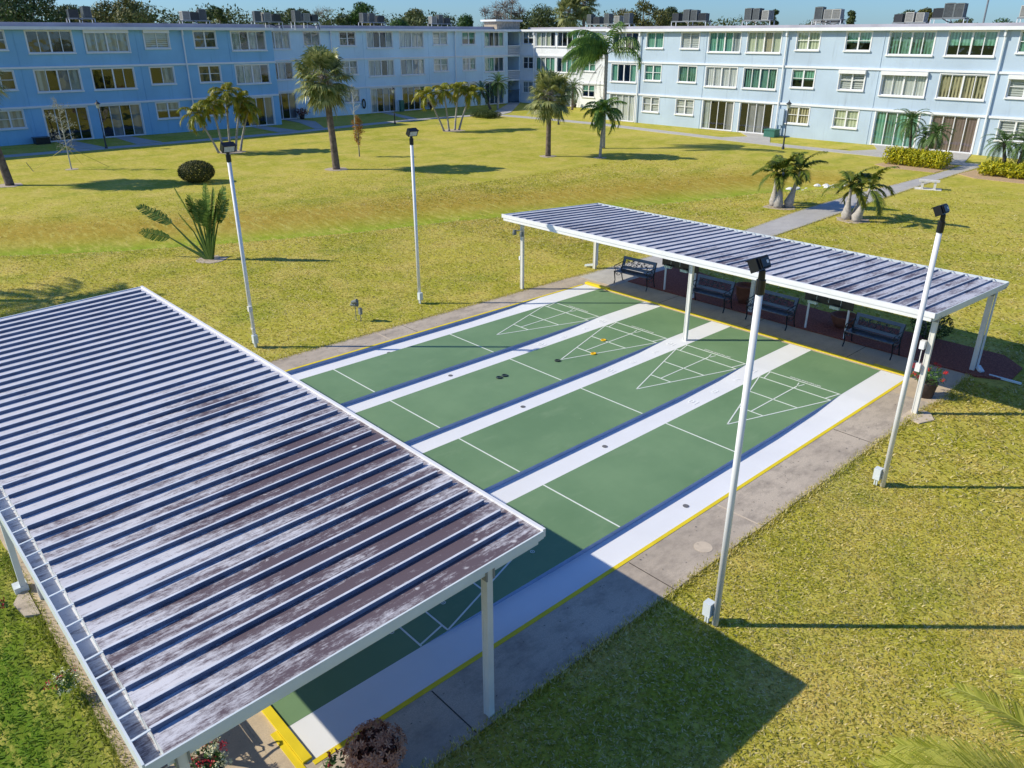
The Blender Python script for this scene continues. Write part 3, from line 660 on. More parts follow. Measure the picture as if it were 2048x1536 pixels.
# corner wing, white
E_ = thing('apartment_building', 'short white sunlit apartment wing in the far corner beside the stairwell', 'building', (-48, 67, 0))
we = []
cols = [(-57.75,-56.0,'M'),(-55.5,-52.4,'L'),(-52.05,-48.95,'L'),(-47.9,-46.1,'M'),(-44.2,-42.4,'M'),(-41.3,-38.2,'L')]
cov = {2: ['vp','ypyd','dddg','g','g','p'], 1: ['d','gpgg','dggg','g','g','g'], 0: ['p','dd','pdpp','vg','g','g']}
for fl in (2, 1, 0):
    for i, (a, b, k) in enumerate(cols): we.append(win(a, b, fl, 'D' if (fl == 0 and k == 'L') else k, cov[fl][i]))
facade(E_, M['stucco_white'], 'y', 67.0, -58.3, -36.9, we, pipes=(-55.75,), thin=(-48.4,), depth=10)
# right wing, light blue, sunlit
Cb = thing('apartment_building', 'long light blue sunlit apartment wing across the lawn on the right', 'building', (-12, 58.4, 0))
wc = []
cols = [(-36.35,-33.35,'L'),(-32.35,-30.5,'W'),(-28.57,-26.7,'W'),(-25.7,-22.65,'L'),(-22.0,-19.0,'L'),(-17.65,-15.77,'M'),(-13.7,-11.82,'M'),(-10.5,-7.4,'L'),(-6.52,-3.5,'L'),(-2.15,-.2,'M'),(1.9,3.8,'M'),(5.1,8.2,'L'),(9.2,12.3,'L')]
cov = {2: ['dprd','g','b','gggp','yyty','y','vg','G','vg','g','g','g','w'], 1: ['gddg','Mg','G','w','G','vg','Sb','Sw','t','Sb','b','w','g'], 0: ['ww','b','b','pdds','dssd','t','y','gGgg','r','b','b','g','w']}
for fl in (2, 1, 0):
    for i, (a, b, k) in enumerate(cols):
        kk = 'D' if (fl == 0 and k == 'L') else k
        if k == 'W' and 'M' in cov[fl][i]: kk = 'M'
        if k == 'W' and fl == 0: kk = 'M'
        wc.append(win(a, b, fl, kk, cov[fl][i], -.12))
facade(Cb, M['stucco_sky'], 'y', 58.4, -36.9, 14, wc, off=-.1, zt=7.88, pipes=(-33.0, -18.45, -3.0), thin=(-25.95, -10.85), depth=11)
m = MB(); m.box(-18.2, 58.15, .85, -17.8, 58.29, 2.1); m.box(-18.05, 58.2, .0, -17.95, 58.29, .85); build(m, 'meter_box', M['stucco_sky'], Cb)
# lower wing roofs seen beyond the right wing
m = MB(); m.box(-30, 84, 0, 20, 96, 8.2); Db = thing('apartment_building', 'distant flat white roof edge showing behind the light blue wing', 'building', (-5, 84, 0))
build(m, 'wall', M['stucco_white'], Db); m = MB(); m.box(-30.3, 83.6, 8.2, 20, 96.3, 8.42); build(m, 'roof', M['trim'], Db)
# ---------------------------------------------------------------- roof condensers
def condenser(kind):
    o = thing('air_conditioner', 'x', 'air conditioner', (0,0,0), 'condensers on the apartment roofs')
    w_, h = {'tall': (.62,.86), 'mid': (.66,.68), 'low': (.72,.60)}[kind]
    mt = {'tall': M['ac_grey'], 'mid': M['ac_beige'], 'low': M['ac_dark']}[kind]
    m = MB(); a = w_/2; m.box(-a+.03, -a+.03, .04, a-.03, a-.03, h-.05); build(m, 'coil_core', M['ac_dark'], o)
    m = MB(); m.box(-a, -a, 0, a, a, .05); m.box(-a, -a, h-.06, a, a, h)
    for sx in (-1, 1):
        for sy in (-1, 1): m.box(sx*a-(.05 if sx > 0 else 0), sy*a-(.05 if sy > 0 else 0), .05, sx*a+(.05 if sx < 0 else 0), sy*a+(.05 if sy < 0 else 0), h-.06)
    n = 11
    for k in range(1, n):
        z = .05+(h-.11)*k/n; m.box(-a+.01, -a+.012, z-.012, a-.01, a-.012, z+.012)
    build(m, 'casing', mt, o); m = MB(); m.ring((0,0), a*.25, a*.3, h, h+.02, 12); m.ring((0,0), a*.8, a*.86, h, h+.02, 14)
    for k in range(6): t_ = k*math.pi/6; m.beam((-a*.8*math.cos(t_), -a*.8*math.sin(t_), h+.01), (a*.8*math.cos(t_), a*.8*math.sin(t_), h+.01), .015, .012)
    build(m, 'fan_grille', M['black'], o); return o
protos = {}
def ac(kind, x, y, z, label):
    if kind not in protos: protos[kind] = o = condenser(kind)
    else: o = copy_tree(protos[kind])
    place(o, (x, y, z), rnd.uniform(-.15, .15), label, rnd.uniform(.97, 1.08))
ordn = ['first', 'second', 'third', 'fourth', 'fifth']
cn = {'tall': 'tall grey', 'mid': 'beige', 'low': 'dark squat'}
def acgroup(x, ys, zb, kinds, along, what):
    """rack with its condensers; along 'y' on the left wing, 'x' on the right"""
    lo, hi = min(ys)-.45, max(ys)+.5
    c = (x, (lo+hi)/2) if along == 'y' else ((lo+hi)/2, x)
    rk = thing('equipment_rack', 'metal roof rack carrying condensers '+what, 'rack', (c[0], c[1], 8.0), 'condenser racks on the roofs')
    m = MB()
    def b_(s0, s1, d0, d1, z0, z1):
        if along == 'y': m.box(x+d0, s0, z0, x+d1, s1, z1)
        else: m.box(s0, x+d0, z0, s1, x+d1, z1)
    b_(lo, hi, -.38, -.30, zb-.09, zb-.005); b_(lo, hi, .30, .38, zb-.09, zb-.005); s_ = lo
    build(m, 'rail', M['grey_metal'], rk)
    while s_ < hi:
        for d in (-.36, .32):
            m = MB(); b_(s_, s_+.05, d, d+.05, 8.0, zb-.095); build(m, 'rack_leg', M['trim'], rk)
        s_ += (hi-lo-.06)/2
    m = MB(); p = [(0,.42,zb-.06),(.4,.5,zb-.25),(.9,.45,zb-.4),(1.4,.5,zb-.3),(1.5,.5,8.05)]
    q = [((x+b, (lo+hi)/2-.3+a, z) if along == 'y' else ((lo+hi)/2-.3+a, x-b, z)) for a, b, z in p]
    m.tube(q, .035, 6); build(m, 'refrigerant_line', M['black'], rk)
    for i, (s_, k) in enumerate(zip(ys, kinds)):
        l = '%s condenser, %s on the rack %s' % (cn[k], ordn[i], what)
        if along == 'y': ac(k, x, s_, zb, l)
        else: ac(k, s_, x, zb, l)
acgroup(-57.6, [17.9,18.9], 8.82, ['low','tall'], 'y', 'above the shuttered window at left')
acgroup(-57.6, [26.8,27.55,28.3], 8.75, ['mid','low','tall'], 'y', 'between the pine and the small window')
acgroup(-57.6, [33.4,34.3,35.25], 8.72, ['tall','mid','low'], 'y', 'where blue meets pale stucco')
acgroup(-57.8, [37.5,38.4,39.25], 8.76, ['tall','mid','low'], 'y', 'left above the tall cabbage palm')
acgroup(-61.0, [47.0,47.9,49.0], 8.82, ['tall','tall','low'], 'y', 'behind the middle of the pale wing')
acgroup(-61.0, [56.1,57.0,58.0], 8.76, ['mid','tall','low'], 'y', 'left of the stone stair tower')
acgroup(61.5, [-42.0,-41.0,-39.7,-38.4,-37.2], 8.56, ['tall','low','tall','mid','tall'], 'x', 'behind the windblown palm crown')
acgroup(61.5, [-31.4,-30.3,-29.5,-28.6], 8.70, ['low','tall','tall','low'], 'x', 'before the big olive oak')
acgroup(61.5, [-24.0,-23.2,-22.3], 8.68, ['tall','tall','mid'], 'x', 'right of the big olive oak')
acgroup(61.5, [-17.7,-16.9,-16.2], 8.66, ['tall','mid','mid'], 'x', 'above the green lamp post')
acgroup(61.5, [-8.6,-7.95,-7.25], 8.64, ['low','tall','tall'], 'x', 'left of the grey mast')
acgroup(61.5, [-3.0,-2.2], 8.60, ['mid','low'], 'x', 'at the right end')
acgroup(67.5, [-20.9,-20.0,-19.2], 8.50, ['mid','low','low'], 'x', 'far beyond the green lamp post')
acgroup(67.5, [-13.9,-13.0,-12.2], 8.46, ['low','mid','mid'], 'x', 'far behind the two green blind windows')
# ---------------------------------------------------------------- shelters
def shelter(label, y_hi, y_lo, z_hi, z_lo, x0, x1, rm, posts, lowsign, rh=.043):
    o = thing('metal_shelter', label, 'shelter', ((x0+x1)/2, (y_hi+y_lo)/2, 0)); pitch = .3125
    m = MB(); W = lambda x, y, dz=0: (x, y, z_hi+(z_lo-z_hi)*(y-y_hi)/(y_lo-y_hi)+dz)
    n = int(round((x1-x0)/pitch)); pitch = (x1-x0)/n; s_ = 1 if y_lo > y_hi else -1; ye = y_lo-s_*.16; yt = y_hi
    m.quad(W(x0,yt), W(x1,yt), W(x1,ye), W(x0,ye)); m.quad(W(x0,yt,-.02), W(x1,yt,-.02), W(x1,ye,-.02), W(x0,ye,-.02))
    build(m, 'roof_panel', rm, o); m = MB()
    yr = y_hi+s_*.10
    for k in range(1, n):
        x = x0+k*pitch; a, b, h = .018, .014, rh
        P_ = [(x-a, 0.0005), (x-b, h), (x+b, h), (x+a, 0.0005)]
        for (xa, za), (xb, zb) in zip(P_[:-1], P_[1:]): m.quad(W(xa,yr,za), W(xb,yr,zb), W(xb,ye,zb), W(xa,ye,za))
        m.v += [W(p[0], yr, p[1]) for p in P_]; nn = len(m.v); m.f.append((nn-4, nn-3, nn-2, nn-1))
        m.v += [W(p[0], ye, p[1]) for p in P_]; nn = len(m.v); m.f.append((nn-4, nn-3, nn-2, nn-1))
    build(m, 'roof_ribs', M['ribshade'], o)
    m = MB()
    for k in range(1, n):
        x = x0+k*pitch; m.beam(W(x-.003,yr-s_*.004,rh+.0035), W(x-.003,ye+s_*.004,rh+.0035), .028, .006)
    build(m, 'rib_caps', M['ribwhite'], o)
    m = MB(); yo = y_hi-s_*.03                      # high side fascia
    m.obox(W((x0+x1)/2, y_hi-s_*.02, -.022), ((x1-x0)/2+.01,0,0), (0,.022,0), (0,0,.055)); m.obox(W((x0+x1)/2, y_hi+s_*.006, -.120), ((x1-x0)/2-.05,0,0), (0,.03,0), (0,0,.040))
    build(m, 'front_fascia', M['white'], o)
    for xs in (x0, x1):
        m = MB(); sg = 1 if xs == x1 else -1
        m.beam(W(xs+sg*.012, y_hi, -.03), W(xs+sg*.012, y_lo, -.03), .02, .10); m.beam(W(xs-sg*.03, y_hi+s_*.05, -.105), W(xs-sg*.03, y_lo, -.105), .03, .10)
        build(m, 'end_fascia', M['fascia'], o)
    m = MB(); zl = z_lo
    lo_, hi_ = sorted((ye-s_*.0, y_lo)); m.box(x0, lo_, zl-.13, x1, hi_, zl-.115); gb = build(m, 'gutter_floor', rm, o)
    m = MB(); m.box(x0, *sorted((y_lo, y_lo+s_*.02))[:1], zl-.13, x1, sorted((y_lo, y_lo+s_*.02))[1], zl+.025); m.box(x0, *sorted((ye-s_*.02, ye))[:1], zl-.13, x1, sorted((ye-s_*.02, ye))[1], zl-.02)
    build(m, 'gutter', M['fascia'], o)
    for k in range(1, n): m = MB(); x = x0+k*pitch; m.beam((x, ye, zl+.035), (x, y_lo, zl+.02), .022, .008); build(m, 'gutter_strap', M['fascia'], o)
    for i, (px, py) in enumerate(posts):
        zt = W(px, py)[2]-.10; zb = 0
        m = MB(); m.box(px-.045, py-.035, zb, px+.045, py+.035, zt); m.box(px-.052, py-.042, zb, px-.03, py+.042, zt-.002); m.box(px+.03, py-.042, zb, px+.052, py+.042, zt-.002)
        p = build(m, 'post', M['post'], o)
        m = MB(); m.box(px-.07, py-.06, zt-.13, px+.07, py-.043, zt+.02); m.box(px-.07, py+.043, zt-.13, px+.07, py+.06, zt+.02); build(m, 'post_bracket', M['grey_metal'], p)
    # cross beams under the roof
    for yb in sorted(set(p[1] for p in posts)):
        m = MB(); zc = W(0, yb)[2]; m.box(x0+.06, yb-.03, zc-.16, x1-.06, yb+.03, zc-.022); build(m, 'cross_beam', M['post'], o)
    return o
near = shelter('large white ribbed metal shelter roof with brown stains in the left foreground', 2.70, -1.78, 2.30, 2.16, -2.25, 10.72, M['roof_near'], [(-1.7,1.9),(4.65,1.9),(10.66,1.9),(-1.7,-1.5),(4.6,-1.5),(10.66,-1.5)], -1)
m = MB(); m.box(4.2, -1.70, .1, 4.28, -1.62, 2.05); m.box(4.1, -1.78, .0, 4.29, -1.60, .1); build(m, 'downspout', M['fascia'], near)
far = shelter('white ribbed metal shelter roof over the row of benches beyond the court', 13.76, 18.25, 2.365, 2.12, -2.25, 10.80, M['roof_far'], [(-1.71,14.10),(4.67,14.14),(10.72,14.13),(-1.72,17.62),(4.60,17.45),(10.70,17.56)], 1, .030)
m = MB(); m.box(10.765, 17.60, .1, 10.80, 17.66, 2.0); m.beam((10.79,17.63,.13),(10.93,17.55,.03), .10, .08); m.box(11.1,17.5,0.0,11.8,17.54,.05); build(m, 'downspout', M['fascia'], far)
m = MB(); m.box(-1.78, 17.68, .1, -1.70, 17.76, 2.0); m.beam((-1.74,17.72,.13),(-2.15,17.60,.04), .1, .06); build(m, 'downspout', M['fascia'], far)
m = MB(); m.box(10.56, 14.02, .98, 10.66, 14.09, 1.16); m.box(10.56, 13.98, 1.5, 10.66, 14.09, 1.68); m.box(10.60,14.04,1.16,10.615,14.055,1.5); build(m, 'outlet_box', M['white'], far)
m = MB(); m.box(-1.82,14.05,.95,-1.755,14.13,1.07); build(m, 'outlet_box', M['white'], far)
for fx in (-1.55, -1.88):
    m = MB(); m.tube([(-1.71,14.04,1.92),(fx,13.95,1.90)], .02, 6); m.lathe((fx,13.92,1.78), [(0,.16),(.05,.15),(.07,.06),(.065,0),(0,.02)], 12); build(m, 'flood_lamp', M['ac_grey'], far)
# ---------------------------------------------------------------- benches
def bench(label):
    o = thing('park_bench', label, 'bench', (0,0,0), 'cast iron park benches')
    W_ = 1.27
    for sx in (-1, 1):
        m = MB(); x = sx*(W_/2); 
        m.tube([(x,-.22,0),(x,-.17,.12),(x,-.20,.28),(x,-.22,.40),(x,-.24,.44)], [.018,.016,.018,.022,.018], 6)
        m.tube([(x,.28,0),(x,.22,.14),(x,.18,.30),(x,.17,.42),(x,.22,.60),(x,.30,.84)], [.018,.017,.02,.022,.018,.016], 6)
        m.tube([(x,-.22,.40),(x,0,.37),(x,.17,.40)], .018, 6)
        m.tube([(x,.24,.66),(x,.10,.66),(x,-.08,.63),(x,-.20,.63),(x,-.26,.59),(x,-.25,.53),(x,-.20,.52),(x,-.18,.56)], .014, 6)
        m.tube([(x,-.20,.42),(x,-.16,.50),(x,-.09,.55),(x,-.02,.52),(x,-.04,.46),(x,-.10,.46)], .010, 5)
        m.tube([(x,.16,.44),(x,.12,.52),(x,.05,.58),(x,.0,.55)], .010, 5); m.tube([(x,-.16,.36),(x,-.06,.26),(x,.06,.24),(x,.15,.30)], .010, 5)
        m.tube([(x,-.05,.36),(x,-.08,.31),(x,-.02,.29)], .008, 5)
        build(m, 'end_frame', M['black'], o)
    m = MB()
    for k in range(5): y = -.21+k*.088; m.box(-W_/2-.0, y-.034, .425-(.006 if k in (1,2,3) else 0), W_/2, y+.034, .445-(.006 if k in (1,2,3) else 0))
    build(m, 'seat', M['slat'], o)
    def bk(z): return .195+(z-.48)*.27
    m = MB()
    for z, hh in ((.80,.045),(.50,.04)): m.obox((0, bk(z), z), (W_/2,0,0), (0,.27*hh*.96,hh*.96), (0,-.011,.003))
    for sx in (-1, 1): m.obox((sx*(W_/2-.045), bk(.65), .65), (.045,0,0), (0,.27*.106,.106), (0,-.010,.003))
    br = build(m, 'backrest', M['slat'], o)
    m = MB(); r2 = random.Random(3)
    for i in range(9):
        cx = -.48+i*.12; pts = []; z0 = .65+.05*(-1)**i
        for k in range(9):
            a = k*.75+i; rr = .012+.0085*k; z = z0+rr*math.sin(a)*.9; pts.append((cx+rr*math.cos(a), bk(z), z))
        m.tube(pts, .0075, 5)
    for i in range(6): cx = -.5+i*.2; m.tube([(cx,bk(.55),.55),(cx+.06,bk(.62),.62),(cx+.02,bk(.70),.70),(cx+.1,bk(.75),.75)], .007, 5)
    for i in range(16):
        cx = r2.uniform(-.45,.45); z = r2.uniform(.58,.72); a = r2.uniform(0,6.3); d = .032
        m.v += [(cx+d*math.cos(a+k*1.257)*(1 if k % 2 else .7), bk(z+d*math.sin(a+k*1.257))-.006, z+d*math.sin(a+k*1.257)) for k in range(5)]; n = len(m.v); m.f.append((n-5,n-4,n-3,n-2,n-1))
    for z in (.545,.755): m.beam((-.55,bk(z),z),(.55,bk(z),z),.012,.012)
    build(m, 'vine_panel', M['black'], br)
    return o
b0 = bench('black iron bench half in sunlight at the left end of the far shelter')
place(b0, (.55, 17.0, 0), R(4))
for x, y, rz, l in ((3.45,17.0,2,'shaded iron bench just right of the shelter middle post'), (5.50,17.0,-1,'shaded iron bench between the tall urn and the right scoreboard'), (8.42,17.0,-2,'shaded iron bench nearest the red geraniums, right end of the far shelter')):
    c = copy_tree(b0); place(c, (x, y, 0), R(rz), l)
c = copy_tree(b0); place(c, (8.12, -1.02, 0), R(180), 'iron bench under the near shelter roof, seen by its slatted shadow on the pavement')
# scoreboards
def scoreboard(label):
    o = thing('scoreboard', label, 'scoreboard', (0,0,0), 'black scoreboards on white posts')
    for x in (-.575, .575):
        m = MB(); m.tube([(x,0,0),(x,0,1.40)], .030, 8); build(m, 'post', M['white'], o)
    m = MB(); m.box(-.70,-.05,.84,.70,-.028,1.42); bd = build(m, 'board', M['black'], o)
    m = MB()
    for x in (-.35, 0, .35): m.box(x-.004,-.054,.90,x+.004,-.0505,1.4)
    m.box(-.66,-.054,1.105,.66,-.0505,1.113)
    for x in (-.63,-.02,.6): m.lathe((x,-.052,0),[(0,0)],4) if False else m.box(x,-.056,1.10,x+.04,-.0502,1.15)
    build(m, 'painted_lines', M['line'], bd)
    for x in (-.42, .22): m = MB(); m.box(x-.13,-.15,.80,x+.13,-.052,.86); m.box(x-.13,-.155,.86,x+.13,-.145,.875); build(m, 'chalk_tray', M['mint'], o)
    return o
s0_ = scoreboard('black scoreboard with chalk trays left of the shelter middle post'); place(s0_, (2.10,17.33,0), R(-2))
c = copy_tree(s0_); place(c, (6.98,17.35,0), R(-2), 'black scoreboard with chalk trays between the two right benches')
# pots
def pot(name, label, cat, x, y, prof, mt, z=0., n=20):
    m = MB(); m.lathe((0,0,0), prof, n); o = build(m, name, mt, smooth=True); tag(o, label, cat); o.location = (x, y, z); return o
pot('planter', 'wide empty terracotta bowl in the mulch between scoreboard and bench', 'planter', 7.07, 18.25, [(0,0),(.2,0),(.30,.12),(.36,.30),(.37,.34),(.33,.34),(.29,.26),(0,.22)], M['terra'], .02)
pot('planter', 'tall dark terracotta urn behind the bench right of the middle post', 'planter', 4.0, 18.1, [(0,0),(.18,0),(.27,.25),(.30,.48),(.34,.52),(.34,.56),(.30,.56),(.26,.48),(0,.45)], M['terra'], .02)
# ---------------------------------------------------------------- floodlight poles
def flood(x, y, face, label, H=4.95, box=True, conduit=False, pr=.045, hs=.66):
    o = thing('light_pole', label, 'light pole', (x, y, 0), 'white floodlight poles around the court')
    m = MB(); m.tube([(x,y,0),(x,y,H-.30)], [pr,pr*.95], 14); build(m, 'pole', M['white'], o, True)
    m = MB(); m.tube([(x,y,H-.31),(x,y,H-.14)], pr*1.2, 12); build(m, 'collar', M['black'], o)
    m = MB(); f = face; m.tube([(x,y,H-.15),(x+f*.0,y,H-.04),(x+f*.05,y,H+.02)], [.042,.038,.034], 10); build(m, 'knuckle', M['black'], o)
    a = R(28); d = Vector((f*math.cos(a),0,-math.sin(a))); u = Vector((f*math.sin(a),0,math.cos(a))); c = Vector((x,y,H+.06))+d*.06; D_ = d; d = d*hs; u = u*hs; Vy = lambda q: Vector((0,q*hs,0))
    m = MB(); m.obox(c, d*.085, Vy(.19), u*.115); m.obox(c-d*.11, d*.03, Vy(.12), u*.075)
    for k in range(-3, 4): m.obox(c-d*.095+Vy(k*.045), d*.025, Vy(.006), u*.10)
    m.obox(c+d*.09+u*.11, d*.03, Vy(.19), u*.012)
    hd = build(m, 'lamp_head', M['black'], o)
    m = MB(); m.obox(c+d*.087, d*.003, Vy(.15), u*.088); build(m, 'lens', M['lens'], hd)
    m = MB(); m.obox(c-d*.142+Vy(.05), d*.002, Vy(.03), u*.028); build(m, 'maker_plate', M['white'], hd)
    if box:
        m = MB(); sx = -1 if face < 0 else 1; bx0 = x-.17 if face < 0 else x+.02
        m.box(bx0, y-.09, .12, bx0+.12, y+.03, .34); m.box(bx0+.03, y-.06, 0, bx0+.05, y-.03, .12); m.box(bx0+.07, y-.06, 0, bx0+.09, y-.03, .12); build(m, 'junction_box', M['fascia'], o)
    if conduit:
        m = MB(); m.tube([(x+.09,y-.05,.2),(x+.08,y-.05,1.0)], .02, 6); m.box(x+.04,y-.1,1.0,x+.13,y-.0,1.14); m.box(x+.03,y-.08,.5,x+.12,y+.0,.53); build(m, 'conduit', M['post'], o)
flood(-2.79, 5.41, 1, 'leaning looking white floodlight pole beside the traveller palm', H=5.06, conduit=True, pr=.050, hs=.85)
flood(-2.82, 10.81, 1, 'white floodlight pole at the middle of the court left side', H=5.0, pr=.050, hs=.8)
flood(11.61, 5.26, -1, 'nearest white floodlight pole standing on the right lawn', H=5.12)
flood(11.58, 10.62, -1, 'white floodlight pole on the lawn by the far shelter right corner', H=4.98)
# small spotlight on the lawn
o = thing('garden_spotlight', 'small grey spotlight fixture standing in the lawn left of the court', 'garden light', (-2.74,8.52,0))
m = MB(); m.tube([(-2.77,8.5,0),(-2.77,8.5,.42)], .012, 6); m.tube([(-2.62,8.56,0),(-2.62,8.56,.2)], .012, 6); build(m, 'stake', M['grey_metal'], o)
m = MB(); m.tube([(-2.90,8.45,.44),(-2.70,8.52,.50)], [.045,.085], 10); m.tube([(-2.80,8.42,.54),(-2.64,8.50,.60)], [.045,.07], 10); build(m, 'lamp_head', M['ac_grey'], o)
m = MB(); m.box(-2.66,8.52,.2,-2.56,8.60,.38); build(m, 'outlet_box', M['grey_metal'], o)
# walkway lamp posts
def lamp(label, x, y, H):
    o = thing('lamp_post', label, 'lamp post', (x,y,0), 'green lamp posts along the walkway')
    m = MB(); m.lathe((x,y,0), [(.11,0),(.10,.1),(.06,.25),(.055,.75),(.08,.80),(.05,.9),(.035,1.0),(.03,H-.5)], 10); build(m, 'post', M['ac_dark'], o, True)
    m = MB(); m.lathe((x,y,0), [(.03,H-.5),(.10,H-.45),(.14,H-.2),(.12,H-.16)], 8); build(m, 'lantern', M['lens'], o)
    m = MB(); m.lathe((x,y,0), [(.22,H-.18),(.12,H-.08),(.04,H-.02),(.02,H+.08),(0,H+.1)], 10); build(m, 'lantern_cap', M['ac_dark'], o)
lamp('lamp post in shade beside the patio door left of the staked tree', -47.48, 15.47, 3.25)
lamp('lamp post before the double doors of the pale wing', -47.37, 40.84, 3.2)
lamp('lamp post behind the middle cabbage palm', -36.65, 51.63, 3.6)
lamp('lamp post near the green utility cabinet of the light blue wing', -13.69, 51.31, 3.25)
m = MB(); m.box(-18.7,57.0,0,-17.75,57.8,.52); m.poly([(-18.74,56.95),(-17.71,56.95),(-17.71,57.84),(-18.74,57.84)],.52,.60); tag(build(m,'utility_cabinet',M['boxgreen']), 'green utility cabinet against the light blue wing', 'utility cabinet')
m = MB(); m.box(-57.9,48.75,0,-57.6,49.2,1.1); m.box(-57.95,48.7,1.1,-57.55,49.25,1.15); tag(build(m,'utility_cabinet',M['boxgreen']), 'narrow pale green cabinet between the doors of the pale wing', 'utility cabinet')
# hose reel on pale wing, storage box
m = MB()
for r in (.30,.34,.27): m.tube([(-58.18, 44.5+r*.6*math.cos(k*.524), 1.0+r*1.4*math.sin(k*.524)) for k in range(13)], .04, 6, False)
tag(build(m,'garden_hose',M['black']), 'coiled black garden hose hung on the pale wing wall', 'hose')
m = MB(); m.box(-54.25,12.3,0,-53.4,13.3,.42); m.box(-54.27,12.25,.42,-53.35,13.35,.48); tag(build(m,'storage_box',M['black']), 'dark storage box by the first patio door at far left', 'box')
# grey mast far behind
m = MB(); m.tube([(-19.1,101.6,0),(-19.1,101.6,16)], [.13,.09], 8); tag(build(m,'mast',M['grey_metal']), 'tall grey mast rising behind the light blue wing', 'mast')
# concrete bench
o = thing('concrete_bench', 'small white concrete bench beside the diagonal path', 'bench', (-.07,42.4,0), rz=R(20))
m = MB(); m.box(-.5,-.2,.38,.5,.2,.46); build(m,'seat',M['concrete'],o,local=True)
for sx in (-.3,.3): m = MB(); m.box(sx-.06,-.16,.04,sx+.06,.16,.379); m.box(sx-.08,-.19,0,sx+.08,.19,.04); build(m,'leg',M['concrete'],o,local=True)
m = MB(); m.box(-.65,-.3,-.02,.65,.35,.012); build(m,'slab',M['concrete'],o,local=True)
# rocks
for i in range(22):
    m = MB(); x = -4.9+rnd.uniform(-1.5,1.5); y = 39.7+rnd.uniform(-.5,.5); s_ = rnd.uniform(.08,.20); n = 7
    m.lathe((0,0,0), [(s_*.8,0),(s_*1.1,s_*.3),(s_*.8,s_*.7),(s_*.3,s_*.9),(0,s_*.9)], n)
    m.v = [(a*rnd.uniform(.8,1.25), b*rnd.uniform(.8,1.25), c) for a, b, c in m.v]
    o = tag(build(m,'rock',M['rock']), 'white rock in the small pile at the ditch end', 'rock', 'white rocks at the ditch end'); o.location = (x, y, float(terrain(np.array([x]), np.array([y]))[0])-.02)
# discs
def disc(label, x, y, mt, grp):
    m = MB(); m.lathe((0,0,0), [(0,.010),(.045,.010),(.050,.022),(.070,.022),(.076,.016),(.076,.0)], 24)
    o = build(m,'shuffleboard_disc',mt,smooth=False); tag(o, label, 'disc', grp); o.location = (x,y,.005)
disc('yellow disc on the seven eight line of the second lane', 3.198, 12.495, M['discyellow'], 'shuffleboard discs')
disc('yellow disc on the side line nearer the triangle tip', 3.669, 11.568, M['discyellow'], 'shuffleboard discs')
disc('black disc just below the tip of the second lane triangle', 3.37, 10.545, M['discblack'], 'shuffleboard discs')
disc('black disc in mid lane, the farther of the touching pair', 3.165, 8.93, M['discblack'], 'shuffleboard discs')
disc('black disc in mid lane, the nearer of the touching pair', 3.165, 8.75, M['discblack'], 'shuffleboard discs')
# ---------------------------------------------------------------- plants
UP = Vector((0,0,1))
def frond(m, rb, base, az, el, L, droop, leaf, n, wid=.035, vee=.5, rr=random, wind=(0,0), hang=0.0, rach=.02):
    p = Vector(base); pts = [p.copy()]; dirs = []; st = 8
    for k in range(st):
        e = el-droop*((k+1)/st)**1.3; d = Vector((math.cos(az)*math.cos(e), math.sin(az)*math.cos(e), math.sin(e)))
        d = (d+Vector((wind[0],wind[1],0))*(k/st)).normalized(); p = p+d*L/st; pts.append(p.copy()); dirs.append(d)
    rb.tube(pts, [rach*(1-.8*i/st) for i in range(st+1)], 4, False)
    for k in range(n):
        t_ = .16+.84*(k+.5)/n; i = min(st-1, int(t_*st)); f = t_*st-i; q = pts[i].lerp(pts[i+1], f); d = dirs[i]
        side = d.cross(UP).normalized(); up = side.cross(d); ll = leaf*(1-.75*abs(t_-.45)**1.4*1.7)*rr.uniform(.8,1.1)
        for sg in (-1, 1):
            v = (side*sg*(1-vee*.4)+d*(.45+.5*t_)+up*vee*rr.uniform(.3,.8)-UP*hang*rr.uniform(.5,1.2)).normalized()
            tip = q+v*ll-UP*ll*(.12+.25*rr.random()+hang*.4); mid = q+v*ll*.5; wv = d*wid*.5
            m.quad(tuple(q-wv), tuple(q+wv), tuple(mid+wv*.9), tuple(mid-wv*.9)); m.tri(tuple(mid-wv*.9), tuple(mid+wv*.9), tuple(tip))
def fan(m, rb, base, az, el, pet, rad, rr):
    d = Vector((math.cos(az)*math.cos(el), math.sin(az)*math.cos(el), math.sin(el))); c = Vector(base)+d*pet-UP*pet*.08
    rb.tube([base, tuple(Vector(base)+d*pet*.5+UP*.03), tuple(c)], [.022,.016,.012], 4, False)
    side = d.cross(UP).normalized(); n = 21; up = side.cross(d)
    for k in range(n):
        a = (k/(n-1)-.5)*R(250)+rr.uniform(-.03,.03); v = (d*math.cos(a)+side*math.sin(a)+up*(.25-.35*abs(math.sin(a)))-UP*.12).normalized()
        r_ = rad*(1-.25*abs(a)/2.2)*rr.uniform(.88,1.08); w_ = Vector(v.cross(up)).normalized()*rad*.068
        p1 = c+v*r_*.55; p2 = c+v*r_-UP*r_*rr.uniform(.12,.42)
        m.quad(tuple(c-w_*.25), tuple(c+w_*.25), tuple(p1+w_), tuple(p1-w_)); m.tri(tuple(p1-w_), tuple(p1+w_), tuple(p2))
